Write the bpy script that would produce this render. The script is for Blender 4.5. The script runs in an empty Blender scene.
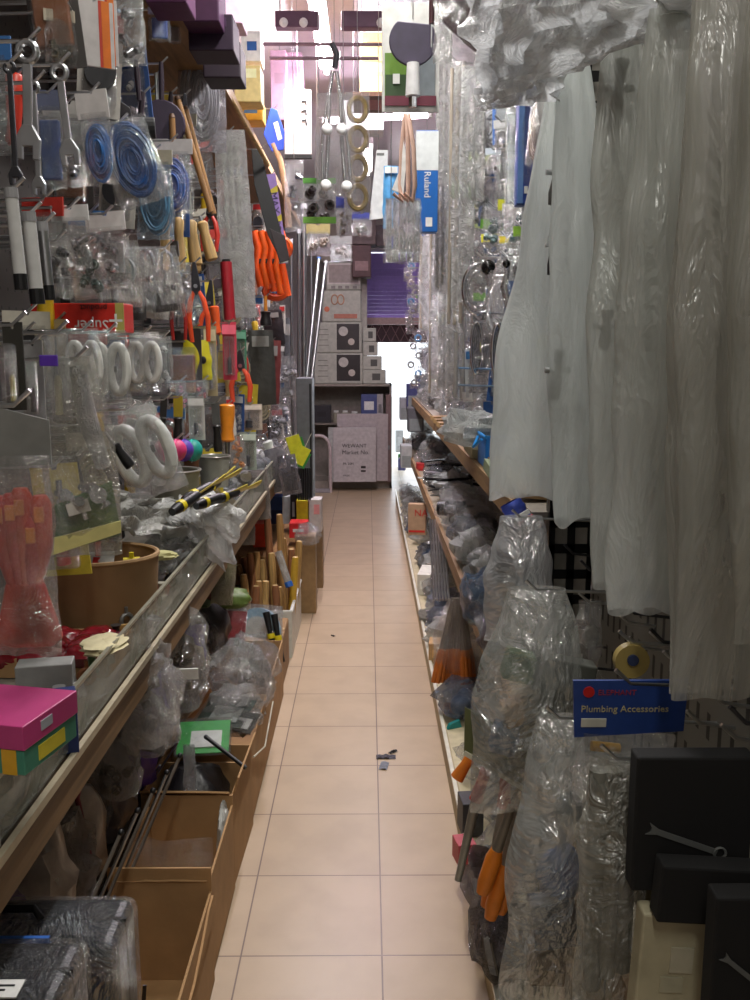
import bpy, bmesh, math, random
from mathutils import Vector, Matrix, Euler, noise
rnd = random.Random(7)
sc = bpy.context.scene
COL = sc.collection
F = 908.0
CAM = Vector((0, 0, 1.437))
RC = Euler((math.radians(90 - 9.26), 0, math.radians(-0.44)), 'XYZ').to_matrix()
PI = math.pi

# ---------- where a pixel of the photograph lies in the room ----------
def ray(px, py):
    return RC @ Vector(((px - 375) / F, (500 - py) / F, -1))
def atD(px, py, d):
    v = ray(px, py); return CAM + v * (d / v.y)
def atX(px, py, x):
    v = ray(px, py); return CAM + v * (x / v.x)
def atZ(px, py, z):
    v = ray(px, py); return CAM + v * ((z - CAM.z) / v.z)
def fit(a, b, c, e, x=None, d=None):
    """pixel box -> (top centre, width, height)"""
    cx = (a + c) / 2
    if d is None:
        t = atX(cx, b, x); d = t.y
    t = atD(cx, b, d)
    w = (atD(c, b, d) - atD(a, b, d)).length
    h = t.z - atD(cx, e, d).z
    return t, w, h

# ---------- materials ----------
MC = {}
def _new(key):
    m = bpy.data.materials.new(key); m.use_nodes = True
    nt = m.node_tree; b = nt.nodes['Principled BSDF']
    return m, nt, b
def srgb(c):
    return tuple(((x / 255) / 12.92 if x / 255 <= .04045 else ((x / 255 + .055) / 1.055) ** 2.4) for x in c)
def mat(rgb, rough=.5, metal=0, var=.12, bump=0, scale=30, emit=0, coat=0):
    key = ('m', rgb, rough, metal, var, bump, scale, emit, coat)
    if key in MC: return MC[key]
    m, nt, b = _new('paint')
    c = srgb(rgb)
    N = nt.nodes; L = nt.links
    tc = N.new('ShaderNodeTexCoord'); no = N.new('ShaderNodeTexNoise'); no.inputs['Scale'].default_value = scale
    no.inputs['Detail'].default_value = 4
    L.new(tc.outputs['Object'], no.inputs['Vector'])
    rp = N.new('ShaderNodeValToRGB')
    rp.color_ramp.elements[0].position = .3; rp.color_ramp.elements[1].position = .7
    rp.color_ramp.elements[0].color = (*[x * (1 - var) for x in c], 1)
    rp.color_ramp.elements[1].color = (*[min(1, x * (1 + var)) for x in c], 1)
    L.new(no.outputs['Fac'], rp.inputs['Fac']); L.new(rp.outputs['Color'], b.inputs['Base Color'])
    b.inputs['Roughness'].default_value = rough; b.inputs['Metallic'].default_value = metal
    b.inputs['Coat Weight'].default_value = coat; b.inputs['Coat Roughness'].default_value = .12
    if bump:
        bp = N.new('ShaderNodeBump'); bp.inputs['Strength'].default_value = bump; bp.inputs['Distance'].default_value = .01
        L.new(no.outputs['Fac'], bp.inputs['Height']); L.new(bp.outputs['Normal'], b.inputs['Normal'])
    if emit:
        b.inputs['Emission Color'].default_value = (*c, 1); b.inputs['Emission Strength'].default_value = emit
    MC[key] = m; return m
def wood(rgb, scale=6, stretch=(1, 1, .08), rough=.55):
    key = ('w', rgb, scale, stretch)
    if key in MC: return MC[key]
    m, nt, b = _new('wood'); N = nt.nodes; L = nt.links; c = srgb(rgb)
    tc = N.new('ShaderNodeTexCoord'); mp = N.new('ShaderNodeMapping'); mp.inputs['Scale'].default_value = stretch
    no = N.new('ShaderNodeTexNoise'); no.inputs['Scale'].default_value = scale * 12; no.inputs['Detail'].default_value = 6; no.inputs['Distortion'].default_value = .6
    L.new(tc.outputs['Object'], mp.inputs['Vector']); L.new(mp.outputs['Vector'], no.inputs['Vector'])
    rp = N.new('ShaderNodeValToRGB'); rp.color_ramp.elements[0].position = .3; rp.color_ramp.elements[1].position = .7
    rp.color_ramp.elements[0].color = (*[x * .6 for x in c], 1); rp.color_ramp.elements[1].color = (*[min(1, x * 1.2) for x in c], 1)
    L.new(no.outputs['Fac'], rp.inputs['Fac']); L.new(rp.outputs['Color'], b.inputs['Base Color'])
    b.inputs['Roughness'].default_value = rough
    MC[key] = m; return m
def film(tint=(225, 230, 228), op=(.07, .34), gloss=.2, scale=14, bump=1.0, rough=.1, trans=.4, stretch=None):
    """crinkled see-through plastic film"""
    key = ('f', tint, op, gloss, scale, bump, rough, trans, stretch)
    if key in MC: return MC[key]
    m = bpy.data.materials.new('clear_film'); m.use_nodes = True; nt = m.node_tree; N = nt.nodes; L = nt.links
    N.remove(N['Principled BSDF']); out = N['Material Output']; c = (*srgb(tint), 1)
    tc = N.new('ShaderNodeTexCoord')
    no = N.new('ShaderNodeTexNoise'); no.inputs['Scale'].default_value = scale; no.inputs['Detail'].default_value = 5; no.inputs['Distortion'].default_value = 1.2
    vo = N.new('ShaderNodeTexVoronoi'); vo.inputs['Scale'].default_value = scale * 1.4
    mp = N.new('ShaderNodeMapping'); mp.inputs['Scale'].default_value = stretch or (1, 1, 1)
    L.new(tc.outputs['Object'], mp.inputs['Vector']); L.new(mp.outputs['Vector'], no.inputs['Vector']); L.new(no.outputs['Color'], vo.inputs['Vector'])
    ad = N.new('ShaderNodeMath'); ad.operation = 'ADD'; L.new(no.outputs['Fac'], ad.inputs[0]); L.new(vo.outputs['Distance'], ad.inputs[1])
    bp = N.new('ShaderNodeBump'); bp.inputs['Strength'].default_value = bump; bp.inputs['Distance'].default_value = .02
    L.new(ad.outputs[0], bp.inputs['Height'])
    tr = N.new('ShaderNodeBsdfTransparent'); tr.inputs['Color'].default_value = (.97, .97, .97, 1)
    df = N.new('ShaderNodeBsdfDiffuse'); df.inputs['Color'].default_value = c
    tl = N.new('ShaderNodeBsdfTranslucent'); tl.inputs['Color'].default_value = c
    gl = N.new('ShaderNodeBsdfGlossy'); gl.inputs['Roughness'].default_value = rough; gl.inputs['Color'].default_value = (1, 1, 1, 1)
    for s in (df, tl, gl): L.new(bp.outputs['Normal'], s.inputs['Normal'])
    m1 = N.new('ShaderNodeMixShader'); m1.inputs[0].default_value = trans; L.new(df.outputs[0], m1.inputs[1]); L.new(tl.outputs[0], m1.inputs[2])
    mr = N.new('ShaderNodeMapRange'); mr.inputs['From Min'].default_value = .35; mr.inputs['From Max'].default_value = .7
    mr.inputs['To Min'].default_value = op[0]; mr.inputs['To Max'].default_value = op[1]; L.new(no.outputs['Fac'], mr.inputs['Value'])
    m2 = N.new('ShaderNodeMixShader'); L.new(mr.outputs[0], m2.inputs[0]); L.new(tr.outputs[0], m2.inputs[1]); L.new(m1.outputs[0], m2.inputs[2])
    m3 = N.new('ShaderNodeMixShader'); m3.inputs[0].default_value = gloss; L.new(m2.outputs[0], m3.inputs[1]); L.new(gl.outputs[0], m3.inputs[2])
    L.new(m3.outputs[0], out.inputs['Surface'])
    MC[key] = m; return m
STEEL = mat((190, 192, 194), .28, 1, .08)
CHROME = mat((215, 217, 220), .12, 1, .03)
DARKSTEEL = mat((70, 70, 74), .4, .8)
BLACK = mat((22, 22, 24), .45)
RUBBER = mat((30, 30, 32), .7)
CARD = mat((172, 135, 92), .85, 0, .1, .25, 14)
CARD2 = mat((150, 118, 82), .85, 0, .12, .25, 9)
WHITE = mat((222, 222, 218), .6)
CREAM = mat((205, 200, 180), .6)
GREY = mat((120, 122, 122), .6)
PINE = wood((190, 155, 100)); OAK = wood((150, 110, 66)); DARKWOOD = wood((92, 62, 40))
CLEAR = film(); MILKY = film((200, 204, 200), (.38, .7), .1, 9, .6, .2)
CLEAR2 = film((235, 238, 236), (.03, .2), .22, 20, 1, .07)
RED = mat((190, 30, 28), .4); ORANGE = mat((235, 90, 25), .4); YELLOW = mat((215, 195, 30), .45)
BLUE = mat((30, 90, 170), .45); DBLUE = mat((25, 50, 120), .5); GREEN = mat((60, 150, 60), .5); PURPLE = mat((100, 60, 160), .5)

# ---------- mesh building ----------
class MB:
    def __init__(s): s.v = []; s.f = []
    def add(s, vs, fs, M=None):
        o = len(s.v)
        s.v += [tuple(M @ Vector(p)) if M is not None else tuple(p) for p in vs]
        s.f += [tuple(i + o for i in f) for f in fs]; return s
    def box(s, c, d, M=None, rot=None):
        x, y, z = d[0] / 2, d[1] / 2, d[2] / 2
        vs = [Vector((a * x, b * y, e * z)) for a in (-1, 1) for b in (-1, 1) for e in (-1, 1)]
        if rot: R = Euler(rot).to_matrix(); vs = [R @ p for p in vs]
        vs = [p + Vector(c) for p in vs]
        return s.add(vs, [(0, 1, 3, 2), (4, 6, 7, 5), (0, 4, 5, 1), (2, 3, 7, 6), (0, 2, 6, 4), (1, 5, 7, 3)], M)
    def tube(s, pts, r, n=8, M=None, closed=False, flat=1):
        pts = [Vector(p) for p in pts]; k = len(pts)
        rr = r if isinstance(r, (list, tuple)) else [r] * k
        vs = []; fs = []; up = None
        for i, p in enumerate(pts):
            if closed: t = pts[(i + 1) % k] - pts[i - 1]
            else: t = pts[min(i + 1, k - 1)] - pts[max(i - 1, 0)]
            t.normalize()
            if up is None:
                up = t.orthogonal().normalized()
            up = (up - t * up.dot(t)).normalized(); b = t.cross(up)
            for j in range(n):
                a = 2 * PI * j / n
                vs.append(p + (up * math.cos(a) + b * math.sin(a) * flat) * rr[i])
        for i in range(k if closed else k - 1):
            for j in range(n):
                a = i * n + j; b2 = i * n + (j + 1) % n; c = ((i + 1) % k) * n
                fs.append((a, b2, c + (j + 1) % n, c + j))
        if not closed: fs += [tuple(range(n))[::-1], tuple((k - 1) * n + j for j in range(n))]
        return s.add(vs, fs, M)
    def cyl(s, a, b, r, r2=None, n=12, M=None):
        return s.tube([a, b], [r, r if r2 is None else r2], n, M)
    def ring(s, c, R, r, ax='y', n=20, m=8, M=None, sx=1, sz=1):
        pts = []
        for i in range(n):
            a = 2 * PI * i / n; u = R * math.cos(a) * sx; w = R * math.sin(a) * sz
            pts.append(Vector(c) + Vector({'y': (u, 0, w), 'x': (0, u, w), 'z': (u, w, 0)}[ax]))
        return s.tube(pts, r, m, M, True)
    def lathe(s, prof, n=20, M=None, capb=True, capt=True):
        vs = []; fs = []; k = len(prof)
        for r, z in prof:
            for j in range(n):
                a = 2 * PI * j / n; vs.append((r * math.cos(a), r * math.sin(a), z))
        for i in range(k - 1):
            for j in range(n):
                fs.append((i * n + j, i * n + (j + 1) % n, (i + 1) * n + (j + 1) % n, (i + 1) * n + j))
        if capb: fs.append(tuple(range(n))[::-1])
        if capt: fs.append(tuple((k - 1) * n + j for j in range(n)))
        return s.add(vs, fs, M)
    def ball(s, c, r, n=12, sc_=(1, 1, 1), M=None):
        prof = [(max(.0005, r * math.sin(PI * i / 8)), -r * math.cos(PI * i / 8)) for i in range(9)]
        T = Matrix.Translation(c) @ Matrix.Diagonal((*sc_, 1))
        return s.lathe(prof, n, (M @ T) if M is not None else T)
    def plate(s, poly, t, M=None):
        """outline in x,z extruded in y"""
        k = len(poly)
        vs = [(x, -t / 2, z) for x, z in poly] + [(x, t / 2, z) for x, z in poly]
        fs = [tuple(range(k)), tuple(range(k, 2 * k))[::-1]] + [(i, i + k, (i + 1) % k + k, (i + 1) % k) for i in range(k)]
        return s.add(vs, fs, M)
    def grid(s, fn, nu, nv, M=None, cu=False):
        vs = [fn(i / (nu if cu else nu - 1), j / (nv - 1)) for j in range(nv) for i in range(nu)]
        fs = []
        for j in range(nv - 1):
            for i in range(nu if cu else nu - 1):
                a = j * nu + i; b = j * nu + (i + 1) % nu
                fs.append((a, b, b + nu, a + nu))
        return s.add(vs, fs, M)
    def build(s, name, m, parent=None, bevel=0, smooth=False, seg=2):
        me = bpy.data.meshes.new(name); me.from_pydata(s.v, [], s.f)
        bm = bmesh.new(); bm.from_mesh(me)
        bmesh.ops.recalc_face_normals(bm, faces=bm.faces)
        if bevel:
            es = [e for e in bm.edges if len(e.link_faces) == 2 and e.calc_face_angle(0) > .6]
            bmesh.ops.bevel(bm, geom=es, offset=bevel, segments=seg, affect='EDGES', profile=.5, clamp_overlap=True)
        for f in bm.faces: f.smooth = smooth
        bm.to_mesh(me); bm.free()
        if smooth: 
            try: me.set_sharp_from_angle(angle=.8)
            except Exception: pass
        me.materials.append(m)
        o = bpy.data.objects.new(name, me); COL.objects.link(o)
        if parent: o.parent = parent
        return o

def T(name, label, cat, loc, rz=0, rx=0, ry=0, group=None):
    o = bpy.data.objects.new(name, None); COL.objects.link(o); o.empty_display_size = .02
    o.location = loc; o.rotation_euler = (rx, ry, rz); o['label'] = label; o['category'] = cat
    if group: o['group'] = group
    return o
def tag(o, label, cat, group=None, loc=None, rz=None):
    o['label'] = label; o['category'] = cat
    if group: o['group'] = group
    if loc is not None: o.location = loc
    if rz is not None: o.rotation_euler.z = rz
    return o
def struct(o): o['kind'] = 'structure'; return o
def text(name, body, size, m, parent, loc, rot, ext=.0004, align='LEFT'):
    cu = bpy.data.curves.new(name, 'FONT'); cu.body = body; cu.size = size; cu.extrude = ext; cu.align_x = align
    cu.resolution_u = 2
    tmp = bpy.data.objects.new('t', cu); COL.objects.link(tmp)
    dg = bpy.context.evaluated_depsgraph_get(); me = bpy.data.meshes.new_from_object(tmp.evaluated_get(dg))
    bpy.data.objects.remove(tmp); me.name = name; me.materials.clear(); me.materials.append(m)
    o = bpy.data.objects.new(name, me); COL.objects.link(o); o.parent = parent; o.location = loc; o.rotation_euler = rot
    return o
def N3(p, s=1.0, o=0): return noise.noise(Vector(p) * s + Vector((o * 3.1, o * 1.7, o * 2.3)))

# ---------- goods: every builder hangs from (0,0,0) down -Z, faces -Y ----------
def bag_mb(w, h, t=.03, seed=0, wr=.006, neck=.9, M=None, nu=11, nv=13):
    b = MB()
    def side(sg):
        def fn(u, v):
            x = (u - .5) * w * (neck + (1 - neck) * min(1, v * 2.2)); z = -h * v
            th = t / 2 * (max(0, math.sin(PI * u)) ** .6) * (max(0, math.sin(PI * min(1, v * .97 + .03))) ** .5)
            n = N3((x * 1, sg * .3, z), 22, seed) * wr + N3((x, sg, z), 60, seed + 5) * wr * .5
            e = 1 if 0 < u < 1 and 0 < v < 1 else .25
            return (x + N3((v, 0, seed), 5) * wr, sg * (th + .0006) + n * e, z + (N3((u * 3, 1, seed), 1) * wr * 1.5 if v == 1 else 0))
        return fn
    b.grid(side(-1), nu, nv, M); b.grid(side(1), nu, nv, M)
    return b
def content(kind, w, h, P, col=None, top=0, seed=0):
    """goods inside a bag, between z=-top and -h"""
    r = random.Random(seed); b = MB(); H = h - top; zc = -(top + H / 2)
    if kind == 'coil':
        for i in range(20):
            q = i / 19; b.ring((r.uniform(-.05, .05) * w, r.uniform(-.012, .012), zc + r.uniform(-.05, .05) * H), 1, max(.0024, w * .03), 'y', 16, 5, None, w * (.06 + .34 * q), H * (.1 + .33 * q))
        b.build('coil', mat(col or (40, 110, 190), .4), P, smooth=True)
        if col and col[2] > 150 and col[0] < 120:
            b = MB(); b.ball((0, .004, zc), 1, 16, (w * .4, .008, H * .42)); b.build('coil_core', mat(tuple(int(q * .8) for q in col), .45, 0, .4, .4, 40), P, smooth=True)
    elif kind == 'rings':
        for i in (-1, 1):
            b = MB(); q = w * .2
            b.ring((i * w * .23, 0, zc), 1, w * .11, 'y', 22, 10, None, q, H * .3); b.build('ring', mat(col or (225, 225, 220), .35), P, smooth=True)
        c = MB(); c.box((0, 0, zc), (w * .4, .006, H * .08)); c.build('spacer', GREY, P)
    elif kind == 'tap':
        c = CHROME
        b.tube([(-w * .28, 0, -top - H * .85), (-w * .28, 0, -top - H * .3), (-w * .18, 0, -top - H * .12), (0, 0, -top - H * .08), (w * .18, 0, -top - H * .16), (w * .26, 0, -top - H * .4)], w * .07, 8)
        b.cyl((-w * .28, 0, -top - H * .72), (w * .05, 0, -top - H * .72), w * .1, n=10)
        b.build('spout', c, P, smooth=True)
        k = MB(); k.ball((w * .12, -.004, -top - H * .72), w * .13); k.build('knob', c if not col else mat(col, .3), P, smooth=True)
    elif kind == 'fitting':
        for i in range(7):
            x = r.uniform(-.3, .3) * w; z = -top - H * r.uniform(.2, .88); q = min(w, H) * r.uniform(.1, .17)
            b.lathe([(q, -q), (q, 0), (q * .7, 0), (q * .7, q), (q * .45, q), (q * .45, -q * .8)], 10, Matrix.Translation((x, 0, z)) @ Euler((r.uniform(0, 3), r.uniform(0, 3), 0)).to_matrix().to_4x4())
        b.build('fitting', mat(col, .3) if col else CHROME, P, smooth=True)
    elif kind == 'screws':
        for i in range(16):
            x = r.uniform(-.33, .33) * w; z = -top - H * r.uniform(.35, .93); a = r.uniform(0, 3); l = w * .14
            b.cyl((x, 0, z), (x + l * math.cos(a), r.uniform(-.004, .004), z + l * math.sin(a)), w * .02, w * .012, 6)
            b.ball((x, 0, z), w * .032, 6)
        b.build('screw', mat(col, .4) if col else STEEL, P, smooth=True)['kind'] = 'stuff'
    elif kind == 'tool':
        b.tube([(0, 0, -top - H * .08), (0, 0, -top - H * .5)], [w * .04, w * .04], 8); b.build('blade', STEEL, P, smooth=True)
        k = MB(); k.tube([(0, 0, -top - H * .5), (0, 0, -top - H * .56), (0, 0, -top - H * .75), (0, 0, -top - H * .94)], [w * .08, w * .15, w * .13, w * .15], 10)
        k.build('handle', mat(col or (210, 60, 30), .35), P, smooth=True)
    elif kind == 'block':
        b.box((0, 0, zc), (w * .7, .012, H * .75)); b.build('insert', mat(col or (90, 90, 95), .5), P, bevel=.003)
    elif kind == 'wheel':
        b.lathe([(w * .12, -.01), (w * .36, -.012), (w * .36, .012), (w * .12, .01)], 20, Matrix.Translation((0, 0, zc)) @ Matrix.Rotation(PI / 2, 4, 'X')); b.build('wheel', mat(col or (40, 40, 42), .5), P, smooth=True)
        k = MB(); k.box((0, -.012, zc + H * .2), (w * .22, .006, H * .5)); k.build('bracket', STEEL, P, bevel=.002)
def header_bag(label, loc, w, h, card=(230, 230, 225), kind='fitting', col=None, rz=0, film_=None, head=.2, cat='packet', group=None, name='packaged_fitting', seed=0, tilt=0, t=.03):
    P = T(name, label, cat, loc, rz, 0, tilt, group)
    top = h * head if card else 0
    if card:
        c = MB(); c.plate([(-w / 2, 0), (-w * .08, 0), (-w * .05, -.008), (w * .05, -.008), (w * .08, 0), (w / 2, 0), (w / 2, -top), (-w / 2, -top)], .0035)
        hc = c.build('header_card', mat(card, .6), P)
    bag_mb(w, h - top * .8, t, seed, min(.006, w * .07)).build('bag', film_ or CLEAR, P, smooth=True).location = (0, 0, -top * .8)
    if kind: content(kind, w, h, P, col, top, seed)
    return P
def card_pack(label, loc, w, h, card, kind='tool', col=None, band=None, rz=0, cat='packet', group=None, name='carded_tool', seed=0, tilt=0):
    P = T(name, label, cat, loc, rz, 0, tilt, group)
    c = MB(); c.plate([(-w / 2, 0), (-w * .1, 0), (-w * .06, -.01), (w * .06, -.01), (w * .1, 0), (w / 2, 0), (w / 2, -h), (-w / 2, -h)], .003)
    c.build('backing_card', mat(card, .55), P)
    if band:
        k = MB(); k.box((0, -.0025, -h * .13), (w * .98, .0015, h * .16)); k.build('printed_band', mat(band, .5), P)
    b = MB(); b.box((0, -.011, -h * .58), (w * .8, .018, h * .68)); b.build('blister', CLEAR2, P, bevel=.007)
    g = T('x', '', '', (0, 0, 0)); 
    bpy.data.objects.remove(g)
    n0 = len(P.children); content(kind, w, h * .93, P, col, h * .26, seed)
    for ch in list(P.children)[n0:]: ch.location.y -= .011
    return P
def pliers(label, loc, w, h, col, rz=0, tilt=0, group=None):
    P = T('pliers', label, 'pliers', loc, rz, 0, tilt, group)
    j = MB(); j.plate([(-w * .06, 0), (w * .06, 0), (w * .16, -h * .2), (w * .2, -h * .34), (0, -h * .42), (-w * .2, -h * .34), (-w * .16, -h * .2)], .012)
    jj = j.build('jaws', DARKSTEEL, P, bevel=.002); j = MB(); j.cyl((0, -.01, -h * .3), (0, .01, -h * .3), w * .08); j.build('pivot_bolt', STEEL, jj)
    for s in (-1, 1):
        k = MB(); k.tube([(s * w * .1, 0, -h * .36), (s * w * .28, 0, -h * .48), (s * w * .4, 0, -h * .7), (s * w * .34, 0, -h)], [w * .08, w * .12, w * .125, w * .1], 8, None, False, .8)
        k.build('handle', mat(col, .35), P, smooth=True)
    return P
def handled(label, loc, h, r, hcol, bladeh=.45, rz=0, tilt=0, name='screwdriver', cat='screwdriver', hm=None, group=None, up=False, blade=None, flat=False, rx=0):
    """a shaft above and a handle below (or the other way round)"""
    P = T(name, label, cat, loc, rz, rx, tilt, group)
    z0, z1, z2 = (0, -h * bladeh, -h) if not up else (-h, -h * (1 - bladeh), 0)
    b = MB()
    if flat: b.box((0, 0, (z0 + z1) / 2), (r * 1.8, r * .25, abs(z1 - z0)))
    else: b.cyl((0, 0, z0), (0, 0, z1), r * .28, r * .32, 8)
    b.build('blade', blade or STEEL, P, smooth=not flat)
    k = MB(); L = z2 - z1
    k.tube([(0, 0, z1), (0, 0, z1 + L * .06), (0, 0, z1 + L * .3), (0, 0, z1 + L * .7), (0, 0, z1 + L * .96), (0, 0, z2)], [r * .6, r * .95, r * .75, r, r, r * .7], 10)
    k.build('handle', hm or mat(hcol, .35), P, smooth=True)
    return P
def rod_bundle(label, loc, w, h, n, m, rr=.006, rz=0, tilt=0, rx=0, name='rod_bundle', cat='rods', part='rod', sleeve=None, group=None, seed=0):
    P = T(name, label, cat, loc, rz, rx, tilt, group); r = random.Random(seed)
    for i in range(n):
        b = MB(); x = (i / max(1, n - 1) - .5) * (w - 2 * rr); y = r.uniform(-.012, .012); q = r.uniform(0, .03) * h
        b.cyl((x, y, -q), (x, y, -h + r.uniform(0, .03) * h), rr * r.uniform(.85, 1.1), n=8); b.build(part, m, P, smooth=True)
    if sleeve: bag_mb(w * 1.15, h * 1.01, .04, seed, .004).build('sleeve', sleeve, P, smooth=True)
    return P
def carton(label, c, d, m=CARD, rz=0, name='cardboard_box', cat='box', panels=(), tape=True, group=None, lid=None):
    """closed box standing on c (bottom centre); panels: (face, u, v, w, h, material)"""
    P = T(name, label, cat, c, rz, group=group)
    b = MB(); b.box((0, 0, d[2] / 2), d); b.build('body', m, P, bevel=min(d) * .04)
    if tape:
        k = MB(); k.box((0, 0, d[2] + .0008), (d[0] * .98, .03 if d[1] > .08 else d[1] * .3, .0012)); k.build('seam_tape', mat((190, 160, 115), .3), P)
    for f, u, v, w, h, mm in panels:
        k = MB(); e = .0012
        if f == 'F': k.box((u * d[0] / 2, -d[1] / 2 - e / 2, d[2] * v), (w * d[0], e, h * d[2]))
        if f == 'R': k.box((d[0] / 2 + e / 2, u * d[1] / 2, d[2] * v), (e, w * d[1], h * d[2]))
        if f == 'L': k.box((-d[0] / 2 - e / 2, u * d[1] / 2, d[2] * v), (e, w * d[1], h * d[2]))
        if f == 'T': k.box((u * d[0] / 2, v * d[1] / 2, d[2] + e / 2), (w * d[0], h * d[1], e))
        k.build('printed_panel', mm, P)
    return P
def open_box(label, c, d, m=CARD, t=.005, rz=0, flaps=(), name='open_carton', cat='box', hs=None, bm_=None):
    """open-topped box; hs = wall heights (front, right, back, left) as shares of d[2]"""
    P = T(name, label, cat, c, rz); W, D, H = d; hs = hs or (1, 1, 1, 1)
    b = MB(); b.box((0, 0, t / 2), (W, D, t))
    b.box((0, -D / 2 + t / 2, H * hs[0] / 2), (W, t, H * hs[0])); b.box((0, D / 2 - t / 2, H * hs[2] / 2), (W, t, H * hs[2]))
    b.box((W / 2 - t / 2, 0, H * hs[1] / 2), (t, D - 2 * t, H * hs[1])); b.box((-W / 2 + t / 2, 0, H * hs[3] / 2), (t, D - 2 * t, H * hs[3]))
    b.build('body', m, P)
    for f, l, a in flaps:
        k = MB()
        w = (W if f in 'FB' else D) * .96
        n = 8; poly = [(-w / 2, 0)] + [(-w / 2 + w * i / n, l * (1 - abs(N3((i * .7, l * 40, 0), 1)) * .3)) for i in range(n + 1)] + [(w / 2, 0)]
        k.plate(poly, t)
        o = k.build('flap', m, P); hh = H * hs[{'F': 0, 'R': 1, 'B': 2, 'L': 3}[f]]
        o.location = {'F': (0, -D / 2, hh), 'B': (0, D / 2, hh), 'R': (W / 2, 0, hh), 'L': (-W / 2, 0, hh)}[f]
        o.rotation_euler = (a if f == 'F' else -a if f == 'B' else -a, 0, {'F': 0, 'B': 0, 'R': -PI / 2, 'L': PI / 2}[f]) if f in 'FB' else (0, 0, 0)
        if f in 'RL':
            o.rotation_euler = Euler((a, 0, PI / 2 if f == 'R' else -PI / 2))
    return P
def lump(label, c, d, m=None, seed=0, wr=.25, name='crumpled_bag', cat='bag', rz=0, inner=None, group=None, knot=False, n=20):
    """a stuffed, crumpled film bag resting on c"""
    P = T(name, label, cat, c, rz, group=group)
    b = MB()
    def fn(u, v):
        a = 2 * PI * u; ph = PI * v
        q = 1 + wr * (N3((math.cos(a) * math.sin(ph), math.sin(a) * math.sin(ph), math.cos(ph)), 2.2, seed) + .6 * abs(N3((math.cos(a), math.sin(a), math.cos(ph)), 5.5, seed + 2)))
        z = math.cos(ph); e = .75
        sx = math.copysign(abs(math.cos(a)) ** e, math.cos(a)); sy = math.copysign(abs(math.sin(a)) ** e, math.sin(a))
        st = math.sin(ph) ** .8 if 0 < v < 1 else .001
        return (d[0] / 2 * sx * st * q, d[1] / 2 * sy * st * q, max(0, d[2] / 2 * (1 + z * (q if z > 0 else 1))))
    b.grid(fn, n, 13, None, True); b.build('film', m or CLEAR, P, smooth=True)
    if knot:
        k = MB(); k.tube([(0, 0, d[2] * .9), (.0, 0, d[2] * 1.1), (.01, 0, d[2] * 1.35)], [d[0] * .2, d[0] * .06, d[0] * .22], 9); k.build('tied_neck', m or CLEAR, P, smooth=True)
    if inner:
        r = random.Random(seed); kind, col, cnt = inner
        for i in range(cnt):
            k = MB(); x = r.uniform(-.25, .25) * d[0]; y = r.uniform(-.25, .25) * d[1]; z = d[2] * r.uniform(.2, .7); s = min(d) * r.uniform(.16, .28)
            Q = Matrix.Translation((x, y, z)) @ Euler((r.uniform(0, 3), r.uniform(0, 3), r.uniform(0, 3))).to_matrix().to_4x4()
            if kind == 'box': k.box((0, 0, 0), (s * 2, s * 1.3, s), Q); k.build('goods', mat(col, .5), P, bevel=.002)
            elif kind == 'ball': k.ball((0, 0, 0), s, 10, (1, 1, 1), Q); k.build('goods', mat(col, .4), P, smooth=True)
            else: k.lathe([(s * .9, -s), (s * .9, 0), (s * .5, 0), (s * .5, s)], 10, Q); k.build('goods', mat(col, .35, .6), P, smooth=True)
    return P
def gown(label, top, bot, w0, w1, depth=.09, m=None, seed=0, name='long_plastic_bag', folds=5, lean=0, cat='bag', group=None, amp=.16, ruf=.02, rz=0, nv=34, nu=56, pw=.7):
    """a long milky bag gathered at a hook and falling in folds; top/bot are world points"""
    P = T(name, label, cat, top, rz, group=group); b = MB(); h = top.z - bot.z; dx = bot.x - top.x; dy = bot.y - top.y
    def fn(u, v):
        a = 2 * PI * u; s = min(1, v * 1.6) ** pw
        w = w0 + (w1 - w0) * s; dd = depth * (.35 + .65 * s) * (1 - .75 * max(0, v - .75) / .25)
        g = 1 + amp * math.sin(a * folds + seed + 1.5 * N3((v * 2, seed, 0), 1)) * (1 - .35 * v) + amp * .6 * N3((math.cos(a) * 1.5, math.sin(a) * 1.5, v * 1.6), 1.6, seed)
        x = w / 2 * math.cos(a) * g; y = dd / 2 * math.sin(a) * g
        n = N3((x, y, v * h), 9, seed) * .012
        z = -h * v + (N3((u * 6, v, seed), 1) * ruf if v > .97 else 0)
        return (dx * v + x + n, dy * v + y + n, z)
    b.grid(fn, nu, nv, None, True); b.build('film', m or MILKY, P, smooth=True)
    k = MB(); k.tube([(0, 0, -.01), (0, 0, .03), (.01, 0, .055)], [w0 * .4, w0 * .25, w0 * .45], 10); k.build('gathered_neck', m or MILKY, P, smooth=True)
    return P
# ---------- camera, view ----------
cd = bpy.data.cameras.new('camera'); cam = bpy.data.objects.new('camera', cd); COL.objects.link(cam)
cd.sensor_fit = 'VERTICAL'; cd.sensor_height = 24; cd.lens = F * 24 / 1000; cd.clip_start = .02; cd.clip_end = 200
cam.location = CAM; cam.rotation_euler = (math.radians(90 - 9.26), 0, math.radians(-0.44)); sc.camera = cam
sc.view_settings.view_transform = 'Standard'; sc.view_settings.look = 'None'; sc.view_settings.gamma = 1
sc.view_settings.use_curve_mapping = False; sc.view_settings.exposure = 0.15
sc.cycles.transparent_max_bounces = 40; sc.cycles.max_bounces = 8; sc.cycles.sample_clamp_indirect = 3.0
w = bpy.data.worlds.new('world'); sc.world = w; w.use_nodes = True
bg = w.node_tree.nodes['Background']; bg.inputs[0].default_value = (.86, .93, 1, 1); bg.inputs[1].default_value = 3.0

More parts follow.
